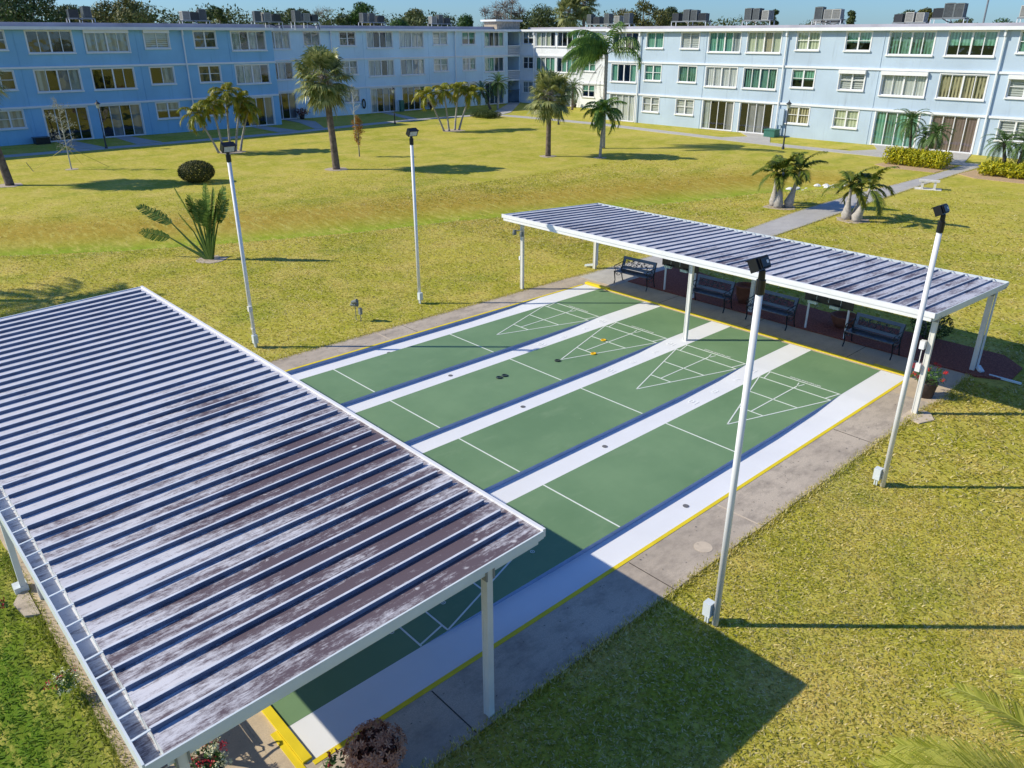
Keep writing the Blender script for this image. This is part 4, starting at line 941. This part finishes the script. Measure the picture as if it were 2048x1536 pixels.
def trunkmesh(pts, rad, n=12, rings=0):
    m = MB(); P_ = []; Rr = []
    pts = [Vector(p) for p in pts]
    for i in range(len(pts)-1):
        k = max(2, int((pts[i+1]-pts[i]).length/.12))
        for j in range(k):
            t_ = j/k; P_.append(pts[i].lerp(pts[i+1], t_)); Rr.append((rad[i]+(rad[i+1]-rad[i])*t_)*(1+.05*((len(P_) % 2)*2-1)*(1 if rings else .3)))
    P_.append(pts[-1]); Rr.append(rad[-1]); m.tube(P_, Rr, n); return m
def ringbase(x, y, r, par, z=0.):
    m = MB(); pts = [(x+r*rnd.uniform(.8,1.15)*math.cos(k*.45), y+r*rnd.uniform(.8,1.15)*math.sin(k*.45)) for k in range(14)]; m.poly(pts, -.1, z+.0); build(m, 'sand_ring', M['sand'], par)
def sabal(label, x, y, top, zc, rad, nf, lean=(0,0), seed=1, tr=.17, skirt=.5):
    rr = random.Random(seed); o = thing('cabbage_palm', label, 'palm tree', (x,y,0))
    tx, ty = x+lean[0], y+lean[1]
    build(trunkmesh([(x,y,0),(x+lean[0]*.2,y+lean[1]*.2,zc*.3),(x+lean[0]*.75,y+lean[1]*.75,zc*.8),(tx,ty,zc)], [tr*1.15,tr,tr*.92,tr*1.1], 12), 'trunk', M['trunk'], o, True)
    m = MB(); rb = MB()
    for k in range(nf):
        a = k*2.399+rr.uniform(-.2,.2); t_ = k/nf; el = R(88)-R(130+skirt*30)*t_**.85+rr.uniform(-.25,.25)
        fan(m, rb, (tx+.1*math.cos(a), ty+.1*math.sin(a), zc-.1+.15*(1-t_)), a, el, rad*rr.uniform(.34,.66), rad*rr.uniform(.38,.52), rr)
    build(rb, 'leaf_stalks', M['trunkpale'], o); build(m, 'crown', M['leaf_sabal'], o); ringbase(x, y, tr*3.6, o, -.005); return o
sabal('tall cabbage palm with a shaggy round crown, left of centre', -27.62, 22.76, 7, 5.35, 2.05, 76, (-.25,-.15), 3, .20, 1.0)
sabal('cabbage palm with yellowing lower fans left of the windblown palm', -22.74, 36.34, 5.6, 4.0, 1.85, 66, (.05,0), 4, .17, .55)
def feather(label, name, x, y, zc, L, nf, leaf, n, lm, tm='trunkpale', tr=.10, lean=(0,0), el0=80, el1=-20, droop=1.2, wind=(0,0), hang=0., seed=1, azb=None, wid=.035, crownshaft=False, parent=None, cat='palm tree', group=None, scale_seed=0, belly=0, z0=0.):
    rr = random.Random(seed); o = parent or thing(name, label, cat, (x,y,z0), group); tx, ty = x+lean[0], y+lean[1]
    if belly: pts = [(x,y,z0),(x,y,z0+zc*.14),(x+lean[0]*.3,y+lean[1]*.3,z0+zc*.34),(x+lean[0]*.55,y+lean[1]*.55,z0+zc*.55),(tx,ty,z0+zc)]; rad = [belly*.85,belly,belly*.65,tr,tr*.6]
    else: pts = [(x,y,z0),(x+lean[0]*.25,y+lean[1]*.25,z0+zc*.3),(x+lean[0]*.7,y+lean[1]*.7,z0+zc*.75),(tx,ty,z0+zc)]; rad = [tr*1.3,tr,tr*.85,tr*.8]
    build(trunkmesh(pts, rad, 10, 1), 'trunk', M[tm], o, True)
    m = MB(); rb = MB()
    for k in range(nf):
        t_ = k/max(1,nf-1); az = k*2.399+rr.uniform(-.3,.3)
        if azb is not None and k % 4: az = azb+rr.uniform(-1.6,1.6)
        el = R(el0)+(R(el1)-R(el0))*t_+rr.uniform(-.08,.08)
        frond(m, rb, (tx,ty,z0+zc), az, el, L*rr.uniform(.85,1.1), droop*rr.uniform(.8,1.15), leaf, n, wid, .5, rr, wind, hang, rach=.012+.006*L)
    build(rb, 'leaf_stalks', M[lm], o); build(m, 'crown', M[lm], o); return o
# windblown queen palm (strong wind towards the left) and its small neighbour
wq = feather('tall queen palm with windblown drooping fronds by the light blue wing', 'queen_palm', -22.95, 42.18, 6.3, 3.4, 24, .80, 60, 'leaf_queen', 'trunkpale', .15, (.0,.0), 88, 18, 1.95, (-.42,-.46), .95, 11, azb=-2.31, wid=.055)
m = MB(); rb = MB(); rr = random.Random(5)
for az, el, L in ((3.6,-.6,2.6),(3.9,-.9,2.4),(4.3,-1.1,2.8)): frond(m, rb, (-22.95,42.18,6.0), az, el, L, 1.0, .25, 26, .03, .1, rr, (-.2,-.1), .9)
build(m, 'dead_fronds', M['leaf_bare'], wq)
feather('small queen palm just in front of the tall windblown one', 'queen_palm', -19.84, 38.39, 2.9, 1.6, 24, .48, 40, 'leaf_queen', 'trunkpale', .085, (.05,.1), 85, -20, 1.8, (.12,.0), .55, 12, wid=.055)
ringbase(-19.84, 38.39, .45, wq, -.006)
# clumps of slender palms
def clump(label, cx, cy, stems, lm, seed):
    o = thing('areca_palm_clump', label, 'palm clump', (cx,cy,0)); ringbase(cx, cy, 1.0, o, -.005)
    for i, (dx, dy, lx, ly, zc, L) in enumerate(stems):
        feather('', '', cx+dx, cy+dy, zc, L*.92, 13, .50, 34, lm, 'trunkpale', .075, (lx,ly), 80, -25, 1.7, (0,0), .5, seed+i, wid=.065, parent=o)
clump('clump of slender yellow green palms before the shade-deepened blue wing', -39.6, 21.3, [(.0,-.8,-.5,-1.0,2.6,1.5),(.2,-.5,-.2,-.3,3.2,1.5),(-.1,.1,-.1,.3,3.9,1.6),(.1,.4,.1,.8,3.3,1.4),(0,.8,.1,.9,2.6,1.3)], 'leaf_areca', 30)
clump('clump of slender yellow green palms before the pale wing', -39.45, 41.4, [(-.1,-.9,-.5,-1.3,2.9,1.5),(.1,-.5,-.2,-.3,3.2,1.5),(-.1,.3,-.1,.6,3.3,1.5),(.1,.6,.2,1.3,3.0,1.5)], 'leaf_areca', 40)
feather('', 'x', 0,0,1,1,1,.1,1,'leaf_date') if False else None
feather('small leaning date palm behind the round low hedge, left one', 'date_palm', -53.0, 57.6, 1.9, 1.7, 24, .35, 24, 'leaf_date', 'trunk', .12, (-.6,-.8), 80, -35, 1.4, seed=50, wid=.05)
feather('taller small date palm behind the round low hedge, right one', 'date_palm', -52.6, 58.3, 2.7, 1.8, 26, .38, 24, 'leaf_date', 'trunkpale', .10, (0,.1), 80, -35, 1.4, seed=51, wid=.05)
feather('small dark palm by the corner wing door, behind the cabbage palm', 'date_palm', -46.6, 64.0, 2.3, 1.6, 22, .35, 22, 'leaf_date', 'trunk', .12, (.1,0), 80, -35, 1.4, seed=52, wid=.05)
feather('tallest date palm rising from the first golden hedge', 'date_palm', -4.75, 51.3, 2.55, 1.35, 26, .30, 26, 'leaf_date', 'trunk', .09, (-.35,0), 80, -40, 1.5, seed=53, hang=.2)
feather('short upright date palm in the middle of the first golden hedge', 'date_palm', -4.2, 51.5, 1.6, 1.0, 20, .26, 22, 'leaf_date', 'trunk', .11, (-.05,.2), 80, -40, 1.5, seed=54, hang=.2)
feather('leaning date palm at the right of the first golden hedge', 'date_palm', -4.0, 51.1, 1.95, 1.25, 26, .30, 26, 'leaf_date', 'trunk', .11, (.6,0), 80, -40, 1.5, seed=55, hang=.2)
feather('leaning date palm behind the second golden hedge', 'date_palm', 1.05, 50.6, 1.75, 1.35, 26, .30, 26, 'leaf_date', 'trunk', .11, (-.4,0), 80, -40, 1.5, seed=56, hang=.2)
feather('date palm cut by the right picture edge behind the second hedge', 'date_palm', 1.65, 50.5, 1.85, 1.3, 26, .30, 26, 'leaf_date', 'trunk', .11, (.15,0), 80, -40, 1.5, seed=57, hang=.2)
# bottle palms
def bottles(label, stems, seed):
    cx = sum(s_[0] for s_ in stems)/len(stems); cy = sum(s_[1] for s_ in stems)/len(stems)
    o = thing('bottle_palm_clump', label, 'palm clump', (cx,cy,0)); ringbase(cx, cy, .75, o, -.005)
    for i, (x, y, lx, ly, zc, L, nf) in enumerate(stems):
        feather('', '', x, y, zc, L, nf, .46, 46, 'leaf_bottle', 'bottle', .085, (lx,ly), 80, 0, 1.35, (0,0), .2, seed+i, wid=.06, parent=o, belly=.23)
bottles('three grey bottle palms at the left of the diagonal path', [(-3.35,32.35,-.05,.0,1.5,1.35,7),(-2.95,32.05,.0,.1,1.65,1.4,8),(-2.65,32.5,.25,.15,1.7,1.35,8)], 60)
bottles('three grey bottle palms at the right of the diagonal path', [(.45,32.0,.0,.0,1.45,1.35,6),(.72,32.4,-.02,.1,1.3,1.2,5),(1.0,31.85,.3,.1,1.45,1.45,6)], 70)
# traveller's palm
o = thing('traveller_palm', 'upright fan of paddle leaves, a traveller palm in a sand ring on the lawn', 'palm tree', (-12.2,8.21,0)); ringbase(-12.2,8.21,.55,o,-.005)
rr = random.Random(9); rb = MB(); lf = MB(); ax = Vector((.80,.60,0))   # fan plane roughly across the view
for i, (ang, L, ll) in enumerate([(-62,1.55,1.15),(-44,1.75,1.35),(-16,1.5,1.25),(-9,1.35,1.0),(-3,1.2,.95),(4,1.5,1.2),(9,1.45,1.2),(15,1.45,1.35),(19,1.4,1.0),(-24,1.1,.75),(-11,1.3,.9),(1,1.2,.95),(12,1.15,.9),(6,1.0,.8)]):
    a = R(ang); d = ax*math.sin(a)+UP*math.cos(a); b_ = Vector((-12.2,8.21,0))+ax*math.sin(a)*.15; sd = ax*math.cos(a)-UP*math.sin(a)
    tw = rr.uniform(-.9,.9); n_ = ax.cross(UP); sd2 = (sd*math.cos(tw)+n_*math.sin(tw)).normalized()
    p1 = b_+d*L; d2 = (d+(ax*math.sin(a)*.5-UP*.25*abs(math.sin(a)))).normalized(); rb.tube([tuple(b_), tuple(b_+d*L*.5+n_*.03), tuple(p1), tuple(p1+d2*ll)], [.075,.04,.022,.008], 6, False)
    N = 30
    for k in range(N):
        for sg in (-1, 1):
            t0, t1 = k/N, (k+rr.uniform(.72,1.0))/N; w0 = .25*math.sin(math.pi*min(1,.12+t0*.86))**.6*rr.uniform(.78,1.06); q0 = p1+d2*ll*t0; q1 = p1+d2*ll*t1
            lf.quad(tuple(q0), tuple(q1), tuple(q1+sd2*sg*w0+d2*.12-UP*rr.uniform(.02,.06)), tuple(q0+sd2*sg*w0+d2*.11-UP*rr.uniform(.02,.05)))
build(rb, 'leaf_stalks', M['leaf_trav'], o); build(lf, 'paddle_leaves', M['leaf_trav'], o)
# leafy masses
def leafblob(m, c, r, n, size, rr, shell=.55, flat_=.0, cull=None):
    c = Vector(c)
    for _ in range(n):
        v = Vector((rr.gauss(0,1), rr.gauss(0,1), rr.gauss(0,1))).normalized(); k = rr.uniform(shell,1)**.6
        p = c+Vector((v.x*r[0],v.y*r[1],v.z*r[2]))*k
        if p.z < 0.02: continue
        a = Vector((rr.gauss(0,1),rr.gauss(0,1),rr.gauss(0,1))).normalized(); a = (a+v*.3).normalized(); b = a.cross(v+Vector((.01,.02,.03))).normalized(); s_ = size*rr.uniform(.6,1.3)
        m.quad(tuple(p-a*s_), tuple(p-b*s_*.45), tuple(p+a*s_), tuple(p+b*s_*.45))
def bush(name, label, cat, c, r, n, size, lm, seed=1, core=True, group=None, lumps=0):
    rr = random.Random(seed); o = thing(name, label, cat, (c[0],c[1],0), group); m = MB()
    leafblob(m, c, r, n, size, rr, .75)
    for k in range(lumps):
        a = rr.uniform(0,6.28); leafblob(m, (c[0]+r[0]*.8*math.cos(a), c[1]+r[1]*.8*math.sin(a), c[2]+r[2]*rr.uniform(-.2,.7)), (r[0]*.35,r[1]*.35,r[2]*.4), n//14, size, rr, .5)
    build(m, 'foliage', M[lm], o)
    m = MB()
    for k in range(7): a = k*.9; m.tube([(c[0]+.05*math.cos(a),c[1]+.05*math.sin(a),0),(c[0]+r[0]*.5*math.cos(a),c[1]+r[1]*.5*math.sin(a),c[2]),(c[0]+r[0]*.7*math.cos(a),c[1]+r[1]*.7*math.sin(a),c[2]+r[2]*.4)], [.03,.02,.008], 5)
    build(m, 'branches', M['wood'], o); return o
bush('round_bush', 'clipped dome shaped dark bush on the left lawn', 'bush', (-28.9,14.6,.56), (.98,1.0,.62), 8000, .045, 'leaf_bush', 1)
def hedge(label, x0, x1, y0, y1, h, n, lm, seed, size=.075):
    rr = random.Random(seed); o = thing('hedge', label, 'hedge', ((x0+x1)/2,(y0+y1)/2,0)); m = MB(); k = int((x1-x0)/.45)
    for i in range(k):
        for j in range(max(1,int((y1-y0)/.5))):
            leafblob(m, (x0+(i+.5)*(x1-x0)/k, y0+.3+j*.5, h*rr.uniform(.45,.55)), (.36,.36,h*rr.uniform(.45,.55)), n//k, size, rr, .55)
    build(m, 'foliage', M[lm], o); m = MB()
    for i in range(k*2): x = x0+(i+.5)*(x1-x0)/k/2; y = rr.uniform(y0+.2,y1-.2); m.tube([(x,y,0),(x+.05,y,h*.6)], [.02,.01], 5)
    build(m, 'stems', M['wood'], o); return o
hedge('golden leaved hedge left of the path junction', -5.7, -2.1, 49.4, 51.2, 1.05, 2600, 'leaf_hedge', 2)
hedge('golden leaved hedge right of the path junction', .1, 5.6, 49.0, 50.6, .82, 3600, 'leaf_hedge', 3)
hedge('low dark clipped hedge in the far corner of the lawn', -47.8, -45.2, 50.2, 52.6, .6, 1400, 'leaf_low', 4, .06)
bush('shrub', 'dark leafy shrub behind the far shelter right corner', 'shrub', (9.1,19.0,.45), (.55,.45,.42), 900, .045, 'leaf_low', 7)
# small trees
def thin_tree(label, name, x, y, H, cw, lm, nl, seed, lo=.4, size=.05, bark='wood', twigs=26):
    rr = random.Random(seed); o = thing(name, label, 'tree', (x,y,0)); m = MB(); m.tube([(x,y,0),(x+.03,y,H*.5),(x-.02,y+.02,H)], [.045,.03,.008], 7); build(m, 'trunk', M[bark], o)
    m = MB(); l = MB()
    for k in range(twigs):
        z = H*(lo+(1-lo)*k/twigs); a = rr.uniform(0,6.28); r_ = cw*rr.uniform(.5,1)*math.sin(math.pi*min(.97,.2+.75*k/twigs)); e = Vector((x+r_*math.cos(a), y+r_*math.sin(a), z+r_*rr.uniform(.2,.9)))
        m.tube([(x,y,z),tuple(e)], [.012,.004], 4, False)
        for q in range(3): t_ = rr.uniform(.3,.9); s_ = Vector((x,y,z)).lerp(e,t_); m.tube([tuple(s_), tuple(s_+Vector((rr.uniform(-.2,.2),rr.uniform(-.2,.2),rr.uniform(.0,.25))))], [.007,.003], 4, False)
        leafblob(l, tuple(e), (.20,.20,.20), nl, size, rr, .1); leafblob(l, tuple(Vector((x,y,z)).lerp(e,.55)), (.18,.18,.18), nl, size, rr, .1)
    build(m, 'branches', M[bark], o); build(l, 'crown', M[lm], o); return o
st_ = thin_tree('slender silver leaved sapling held by yellow guy ropes', 'sapling', -38.8, 10.74, 4.1, .85, 'leaf_silver', 9, 21, .25, .05, 'silver', 34)
m = MB()
for dx, dy in ((-.9,-1.9),(.6,2.0),(-1.3,1.0)): m.tube([(-38.8,10.74,1.35),(-38.8+dx,10.74+dy,0)], .013, 4)
build(m, 'guy_rope', M['rope'], st_); m = MB(); m.tube([(-39.3,8.75,0),(-39.4,8.5,.55)], .02, 5); build(m, 'stake', M['wood'], st_); ringbase(-38.8,10.74,.4,st_,-.006)
thin_tree('thin sapling with orange leaves near the tall cabbage palm', 'sapling', -31.32, 26.77, 2.55, .42, 'leaf_orange', 20, 22, .32, .055)
thin_tree('taller bare pale sapling behind the orange one', 'sapling', -39.66, 31.75, 4.0, .75, 'leaf_silver', 2, 23, .45, .04, 'silver', 26)
# palm at left frame edge with its trunk in view
lp = sabal('cabbage palm leaning out of the left picture edge', -34.98, 6.57, 7, 5.6, 2.1, 70, (-.9,-.6), 6, .20, .8)
feather('tall queen palm standing outside the left picture edge, casting shade on the lawn', 'queen_palm', -16.4, -3.4, 5.4, 2.7, 18, .6, 34, 'leaf_queen', 'trunkpale', .15, (0,0), 80, -10, 1.6, (0,0), .5, 14, wid=.05)
# near palm fronds at bottom right corner
fp = thing('areca_palm_clump', 'yellow green palm fronds reaching in at the bottom right corner', 'palm clump', (15.95,4.6,0)); rr = random.Random(8); m = MB(); rb = MB()
for (bx_, by_, bz_, az, el, L, dr) in ((15.95,4.7,1.15,R(178),R(36),1.35,.8),(15.9,4.5,1.1,R(206),R(28),1.6,.8),(15.95,4.4,1.1,R(218),R(36),1.95,.95),(15.95,4.3,1.1,R(232),R(42),1.9,1.1),(15.8,4.3,1.0,R(210),R(18),1.55,.5),(16.0,4.9,1.1,R(150),R(50),1.2,1.0),(16.1,4.7,1.1,R(80),R(60),1.3,1.2),(16.1,4.5,1.1,R(10),R(55),1.4,1.2),(16,4.4,1.1,R(300),R(55),1.4,1.2)):
    frond(m, rb, (bx_,by_,bz_), az, el, L, dr, .46, 64, .019, .4, rr, (0,0), .12, rach=.014)
build(rb, 'leaf_stalks', M['leaf_front'], fp); build(m, 'fronds', M['leaf_front'], fp); m = MB()
for k in range(6): m.tube([(15.95+.1*math.cos(k),4.6+.15*math.sin(k),0),(15.95,4.6,1.1)], [.03,.025], 6)
build(m, 'stems', M['leaf_low'], fp)
# potted and bedded flowers
def rosette_bush(label, c, r, n, seed):
    rr = random.Random(seed); o = thing('brown_shrub', label, 'shrub', (c[0],c[1],0)); m = MB()
    for _ in range(n):
        v = Vector((rr.gauss(0,1), rr.gauss(0,1), abs(rr.gauss(.2,.9)))).normalized(); p = Vector(c)+Vector((v.x*r[0],v.y*r[1],v.z*r[2]))*rr.uniform(.98,1.10)
        u = v.cross(UP).normalized(); q = u.cross(v); a0 = rr.uniform(0,6.28)
        for k in range(6):
            a = a0+k*1.047; d = (u*math.cos(a)+q*math.sin(a)+v*.35).normalized(); w_ = d.cross(v).normalized()*.011; L = rr.uniform(.048,.066)
            m.quad(tuple(p), tuple(p+d*L*.5+w_), tuple(p+d*L), tuple(p+d*L*.5-w_))
    build(m, 'rosettes', M['leaf_star'], o); m = MB(); leafblob(m, c, (r[0]*.9,r[1]*.9,r[2]*.9), n*14, .028, rr, .6); build(m, 'foliage', M['leaf_brown'], o)
    m = MB(); m.lathe((c[0],c[1],0), [(0,.0),(.16,0),(.21,.26),(.22,.28),(.19,.28),(0,.24)], 16); build(m, 'pot', M['potbrown'], o); return o
rosette_bush('round bush of dark brown star shaped leaf rosettes at the bottom edge', (10.47,.43,.36), (.31,.31,.30), 170, 5)
def flowers(name, label, c, r, nl, petals, seed, potr=None, lm='leaf_ger', ls=.035, fs=.016):
    rr = random.Random(seed); o = thing(name, label, 'flowers', (c[0],c[1],0)); m = MB(); leafblob(m, c, r, nl, ls, rr, .3); build(m, 'foliage', M[lm], o)
    for mt, n, fr_, k in petals:
        m = MB()
        for _ in range(n):
            v = Vector((rr.gauss(0,1), rr.gauss(0,1), abs(rr.gauss(.3,.8)))).normalized(); q = Vector(c)+Vector((v.x*r[0],v.y*r[1],v.z*r[2]))*rr.uniform(.95,1.2)
            leafblob(m, tuple(q), (fr_,)*3, k, fs, rr, .2)
        build(m, 'blossoms', M[mt], o)
    if potr:
        m = MB(); m.lathe((c[0],c[1],0), potr, 20); build(m, 'pot', M['potbrown'], o, True)
    return o
flowers('potted_geranium', 'red geranium in a dark brown pot at the shelter corner post', (10.52,15.2,.52), (.36,.36,.22), 420, [('redflower',13,.06,34)], 6, [(0,0),(.16,0),(.21,.34),(.225,.37),(.19,.37),(0,.3)])
flowers('flower_bed', 'white and crimson flowers at the bottom edge beside the shelter corner', (9.32,-.98,.36), (.24,.20,.14), 200, [('whiteflower',26,.05,22),('crimson',14,.06,30)], 7, [(0,0),(.13,0),(.18,.3),(0,.28)])
flowers('flower_bed', 'red flowers tucked against the brown bush', (10.22,.06,.24), (.14,.14,.12), 90, [('crimson',9,.04,18),('whiteflower',4,.03,10)], 8)
flowers('flower_bed', 'cream and red flowers beside the shelter gutter edge', (6.9,-1.78,.22), (.16,.16,.12), 110, [('whiteflower',14,.05,16),('crimson',5,.05,16)], 9)
flowers('flower_bed', 'single red blossom in the grass at the left edge', (4.55,-2.0,.10), (.10,.10,.06), 24, [('crimson',4,.04,18)], 10)
for x, y, l in ((-57.6,36.9,'potted reddish plants in the recess beside the shade-deepened blue wing'),(-57.7,53.0,'reddish potted plant by the dark patio door of the pale wing')):
    flowers('potted_plant', l, (x,y,.6), (.5,.7,.45), 260, [('terra',10,.12,14)], 15, [(0,0),(.2,0),(.26,.35),(0,.3)], 'leaf_brown', .09, .05)
for x, l in ((-51.0,'terracotta potted plant left of the white wing door'),(-48.4,'green potted plant right of the white wing door')):
    flowers('potted_plant', l, (x,66.3,.6), (.35,.3,.35), 160, [('whiteflower',2,.05,6)], 16, [(0,0),(.18,0),(.24,.35),(0,.3)], 'leaf_low', .08, .03)
# ---------------------------------------------------------------- trees beyond the buildings
def tree(kind, label, x, y, zt, wd, lm, seed, zb=2.5, dens=1.0, name='tree'):
    rr = random.Random(seed); o = thing(name, label, 'tree', (x,y,0), 'trees beyond the apartment wings'); m = MB()
    hgt = zt; m.tube([(x,y,0),(x+.2,y,hgt*.35),(x,y+.1,hgt*.7)], [.32,.24,.12], 7)
    l = MB(); R_ = wd/2; nb = {'broad': 22, 'round': 14, 'pine': 11, 'bare': 16, 'slim': 9, 'low': 14}[kind]
    for k in range(nb):
        if kind == 'broad': a = rr.uniform(0,6.28); q = R_*rr.uniform(.1,.85); z = hgt-hgt*.1-rr.random()**1.4*hgt*.42-q*q/R_*.35; br = R_*rr.uniform(.26,.42)
        elif kind == 'round': a = rr.uniform(0,6.28); q = R_*rr.uniform(0,.6); z = hgt-R_*.55-rr.random()*hgt*.25-q*.3; br = R_*rr.uniform(.38,.55)
        elif kind == 'pine': a = rr.uniform(0,6.28); q = R_*rr.uniform(.1,.8); z = hgt-.5-rr.random()*hgt*.3; br = R_*rr.uniform(.25,.4)
        elif kind == 'slim': a = rr.uniform(0,6.28); q = R_*.3; z = hgt-.4-k*hgt*.05; br = R_*rr.uniform(.4,.7)
        elif kind == 'low': a = rr.uniform(0,6.28); q = R_*rr.uniform(0,.9); z = hgt-1-rr.random()*1.6-q*.3; br = R_*rr.uniform(.25,.45)
        else: a = rr.uniform(0,6.28); q = R_*rr.uniform(.1,.8); z = hgt-.8-rr.random()*hgt*.35; br = R_*rr.uniform(.28,.4)
        cx, cy = x+q*math.cos(a), y+q*math.sin(a); m.tube([(x,y,hgt*.4),((x+cx)/2,(y+cy)/2,(hgt*.5+z)/2),(cx,cy,z)], [.13,.08,.03], 5)
        if kind == 'bare':
            for t_ in range(16):
                v = Vector((rr.gauss(0,1),rr.gauss(0,1),abs(rr.gauss(0,1)))).normalized()*br*1.1; m.tube([(cx,cy,z),(cx+v.x,cy+v.y,z+v.z)], [.035,.012], 3, False)
            leafblob(l, (cx,cy,z), (br,br,br*.8), int(110*dens), .10, rr, .2)
        else:
            leafblob(l, (cx,cy,z), (br,br,br*.72), int(340*dens), .17 if kind != 'pine' else .14, rr, .4)
    build(m, 'trunk', M['wood'], o); build(l, 'crown', M[lm], o); return o
TR = [('broad','dark spreading oak filling the top left corner',-78,18.4,12.6,10.5,'leaf_oak'),('broad','bushy oak between the corner oak and the first condensers',-85.2,25.4,11.0,6.5,'leaf_oak'),('broad','tall olive green oak behind the first condensers',-77.7,27.0,11.9,7.5,'leaf_olive'),
 ('pine','small pine tops right of the olive oak',-123.4,52.8,10.8,6,'leaf_round'),('pine','umbrella topped pine behind the second rack',-113,51.9,12.2,4.2,'leaf_round'),('slim','narrow columnar conifer against the sky',-102.9,50,11.2,1.8,'leaf_oak'),
 ('low','low distant olive scrub left of the third rack',-119.2,62.3,10.3,9,'leaf_olive'),('round','round pine crown right above the third rack',-104.2,58.8,12.0,5,'leaf_round'),('broad','rounded green tree between third and fourth racks',-107,64.2,12.2,4.6,'leaf_oak'),
 ('bare','thin leafed grey tree above the cabbage palm',-113.8,72.6,12.6,6,'leaf_olive'),('round','dark low tree right of the grey one',-94.8,65.4,11.1,4.2,'leaf_oak'),('round','tallest dark round pine crown on the left skyline',-93.4,67.6,12.9,4.2,'leaf_round'),
 ('round','green tree right of the tallest round pine',-90.7,68,11.3,4.6,'leaf_olive'),('round','wide green crown above the fifth rack',-86.1,69.5,11.2,5,'leaf_round'),('broad','light green tall crown right of the fifth rack',-97.2,79.8,12.4,5,'leaf_olive'),
 ('round','green crowns above the sixth rack',-91,79.7,11.9,6,'leaf_round'),('round','dark ball shaped crown left of the stair tower',-76.6,73.8,10.9,3.8,'leaf_round'),('bare','bare grey brown tree left above the stair tower',-78,79.8,11.8,5,'leaf_bare'),
 ('bare','bare brown tree right above the stair tower',-80.1,84.9,12.9,5.5,'leaf_bare'),('broad','dark oak right of the stair tower',-69.9,81.2,11.8,7.5,'leaf_oak'),
 ('slim','tiny dark tree top behind the windblown palm',-67.7,90.2,10.6,1.2,'leaf_oak'),('bare','bare tree just right of the windblown palm',-68,96.6,11.5,4.5,'leaf_bare'),('broad','large olive oak above the light blue wing',-57.5,89.7,12.5,6.5,'leaf_olive'),
 ('broad','second oak crown joining the large olive oak',-58.8,97.5,12.0,5.5,'leaf_oak'),('low','low trees tailing off right of the large olive oak',-64.6,111.8,10.6,5.5,'leaf_olive'),('slim','lone small pine left of the tall condensers',-60.1,126.6,11.4,2.4,'leaf_oak'),
 ('slim','lone small pine between roof racks',-49.2,132.5,11.1,2.0,'leaf_oak'),('slim','spiky pine row left tree',-42.2,135.6,10.9,3.0,'leaf_oak'),('slim','spiky pine row middle tree',-40.4,136.4,11.2,2.2,'leaf_olive'),('slim','orange tinted tree beside the dark condensers',-39.1,136.9,11.3,2.0,'leaf_olive'),
 ('low','distant scrub left of the grey mast',-33.4,138,10.6,6.0,'leaf_oak'),('round','round green crown right of the grey mast',-28,135.5,10.8,5.0,'leaf_round'),('low','low scrub behind the far rack',-54.6,129.8,10.2,3,'leaf_olive'),('low','faint low trees at the right end of the skyline',-18,138,10.1,8,'leaf_oak')]
for i, (k, l, x, y, zt, wd, lm) in enumerate(TR): tree(k, l, x, y, zt, wd*1.18, lm, 100+i, dens=1.8 if i < 3 else 1.0)
# scrub belt closing the view between the trees
m = MB(); rr = random.Random(77)
for k in range(46): t_ = k/45; x = -125+t_*70; y = 30+t_*95; leafblob(m, (x+rr.uniform(-4,4), y+rr.uniform(-4,4), 8.6-1.4*t_**3+rr.uniform(-.7,.9)), (3.6,3.6,2.6), 520, .26, rr, .4)
tag(build(m, 'woodland', M['leaf_oak']), 'distant belt of trees behind the apartment wings', 'woodland', kind='stuff')
for x, y, z, l, s_ in ((-61.3,78.5,10.4,'left one of two fan palms showing above the corner wing roof',1),(-59.9,79.9,11.4,'taller right one of two fan palms above the corner wing roof',2)):
    sabal(l, x, y, z+1, z, 2.3, 64, (0,0), 90+s_, .2, 1.0)
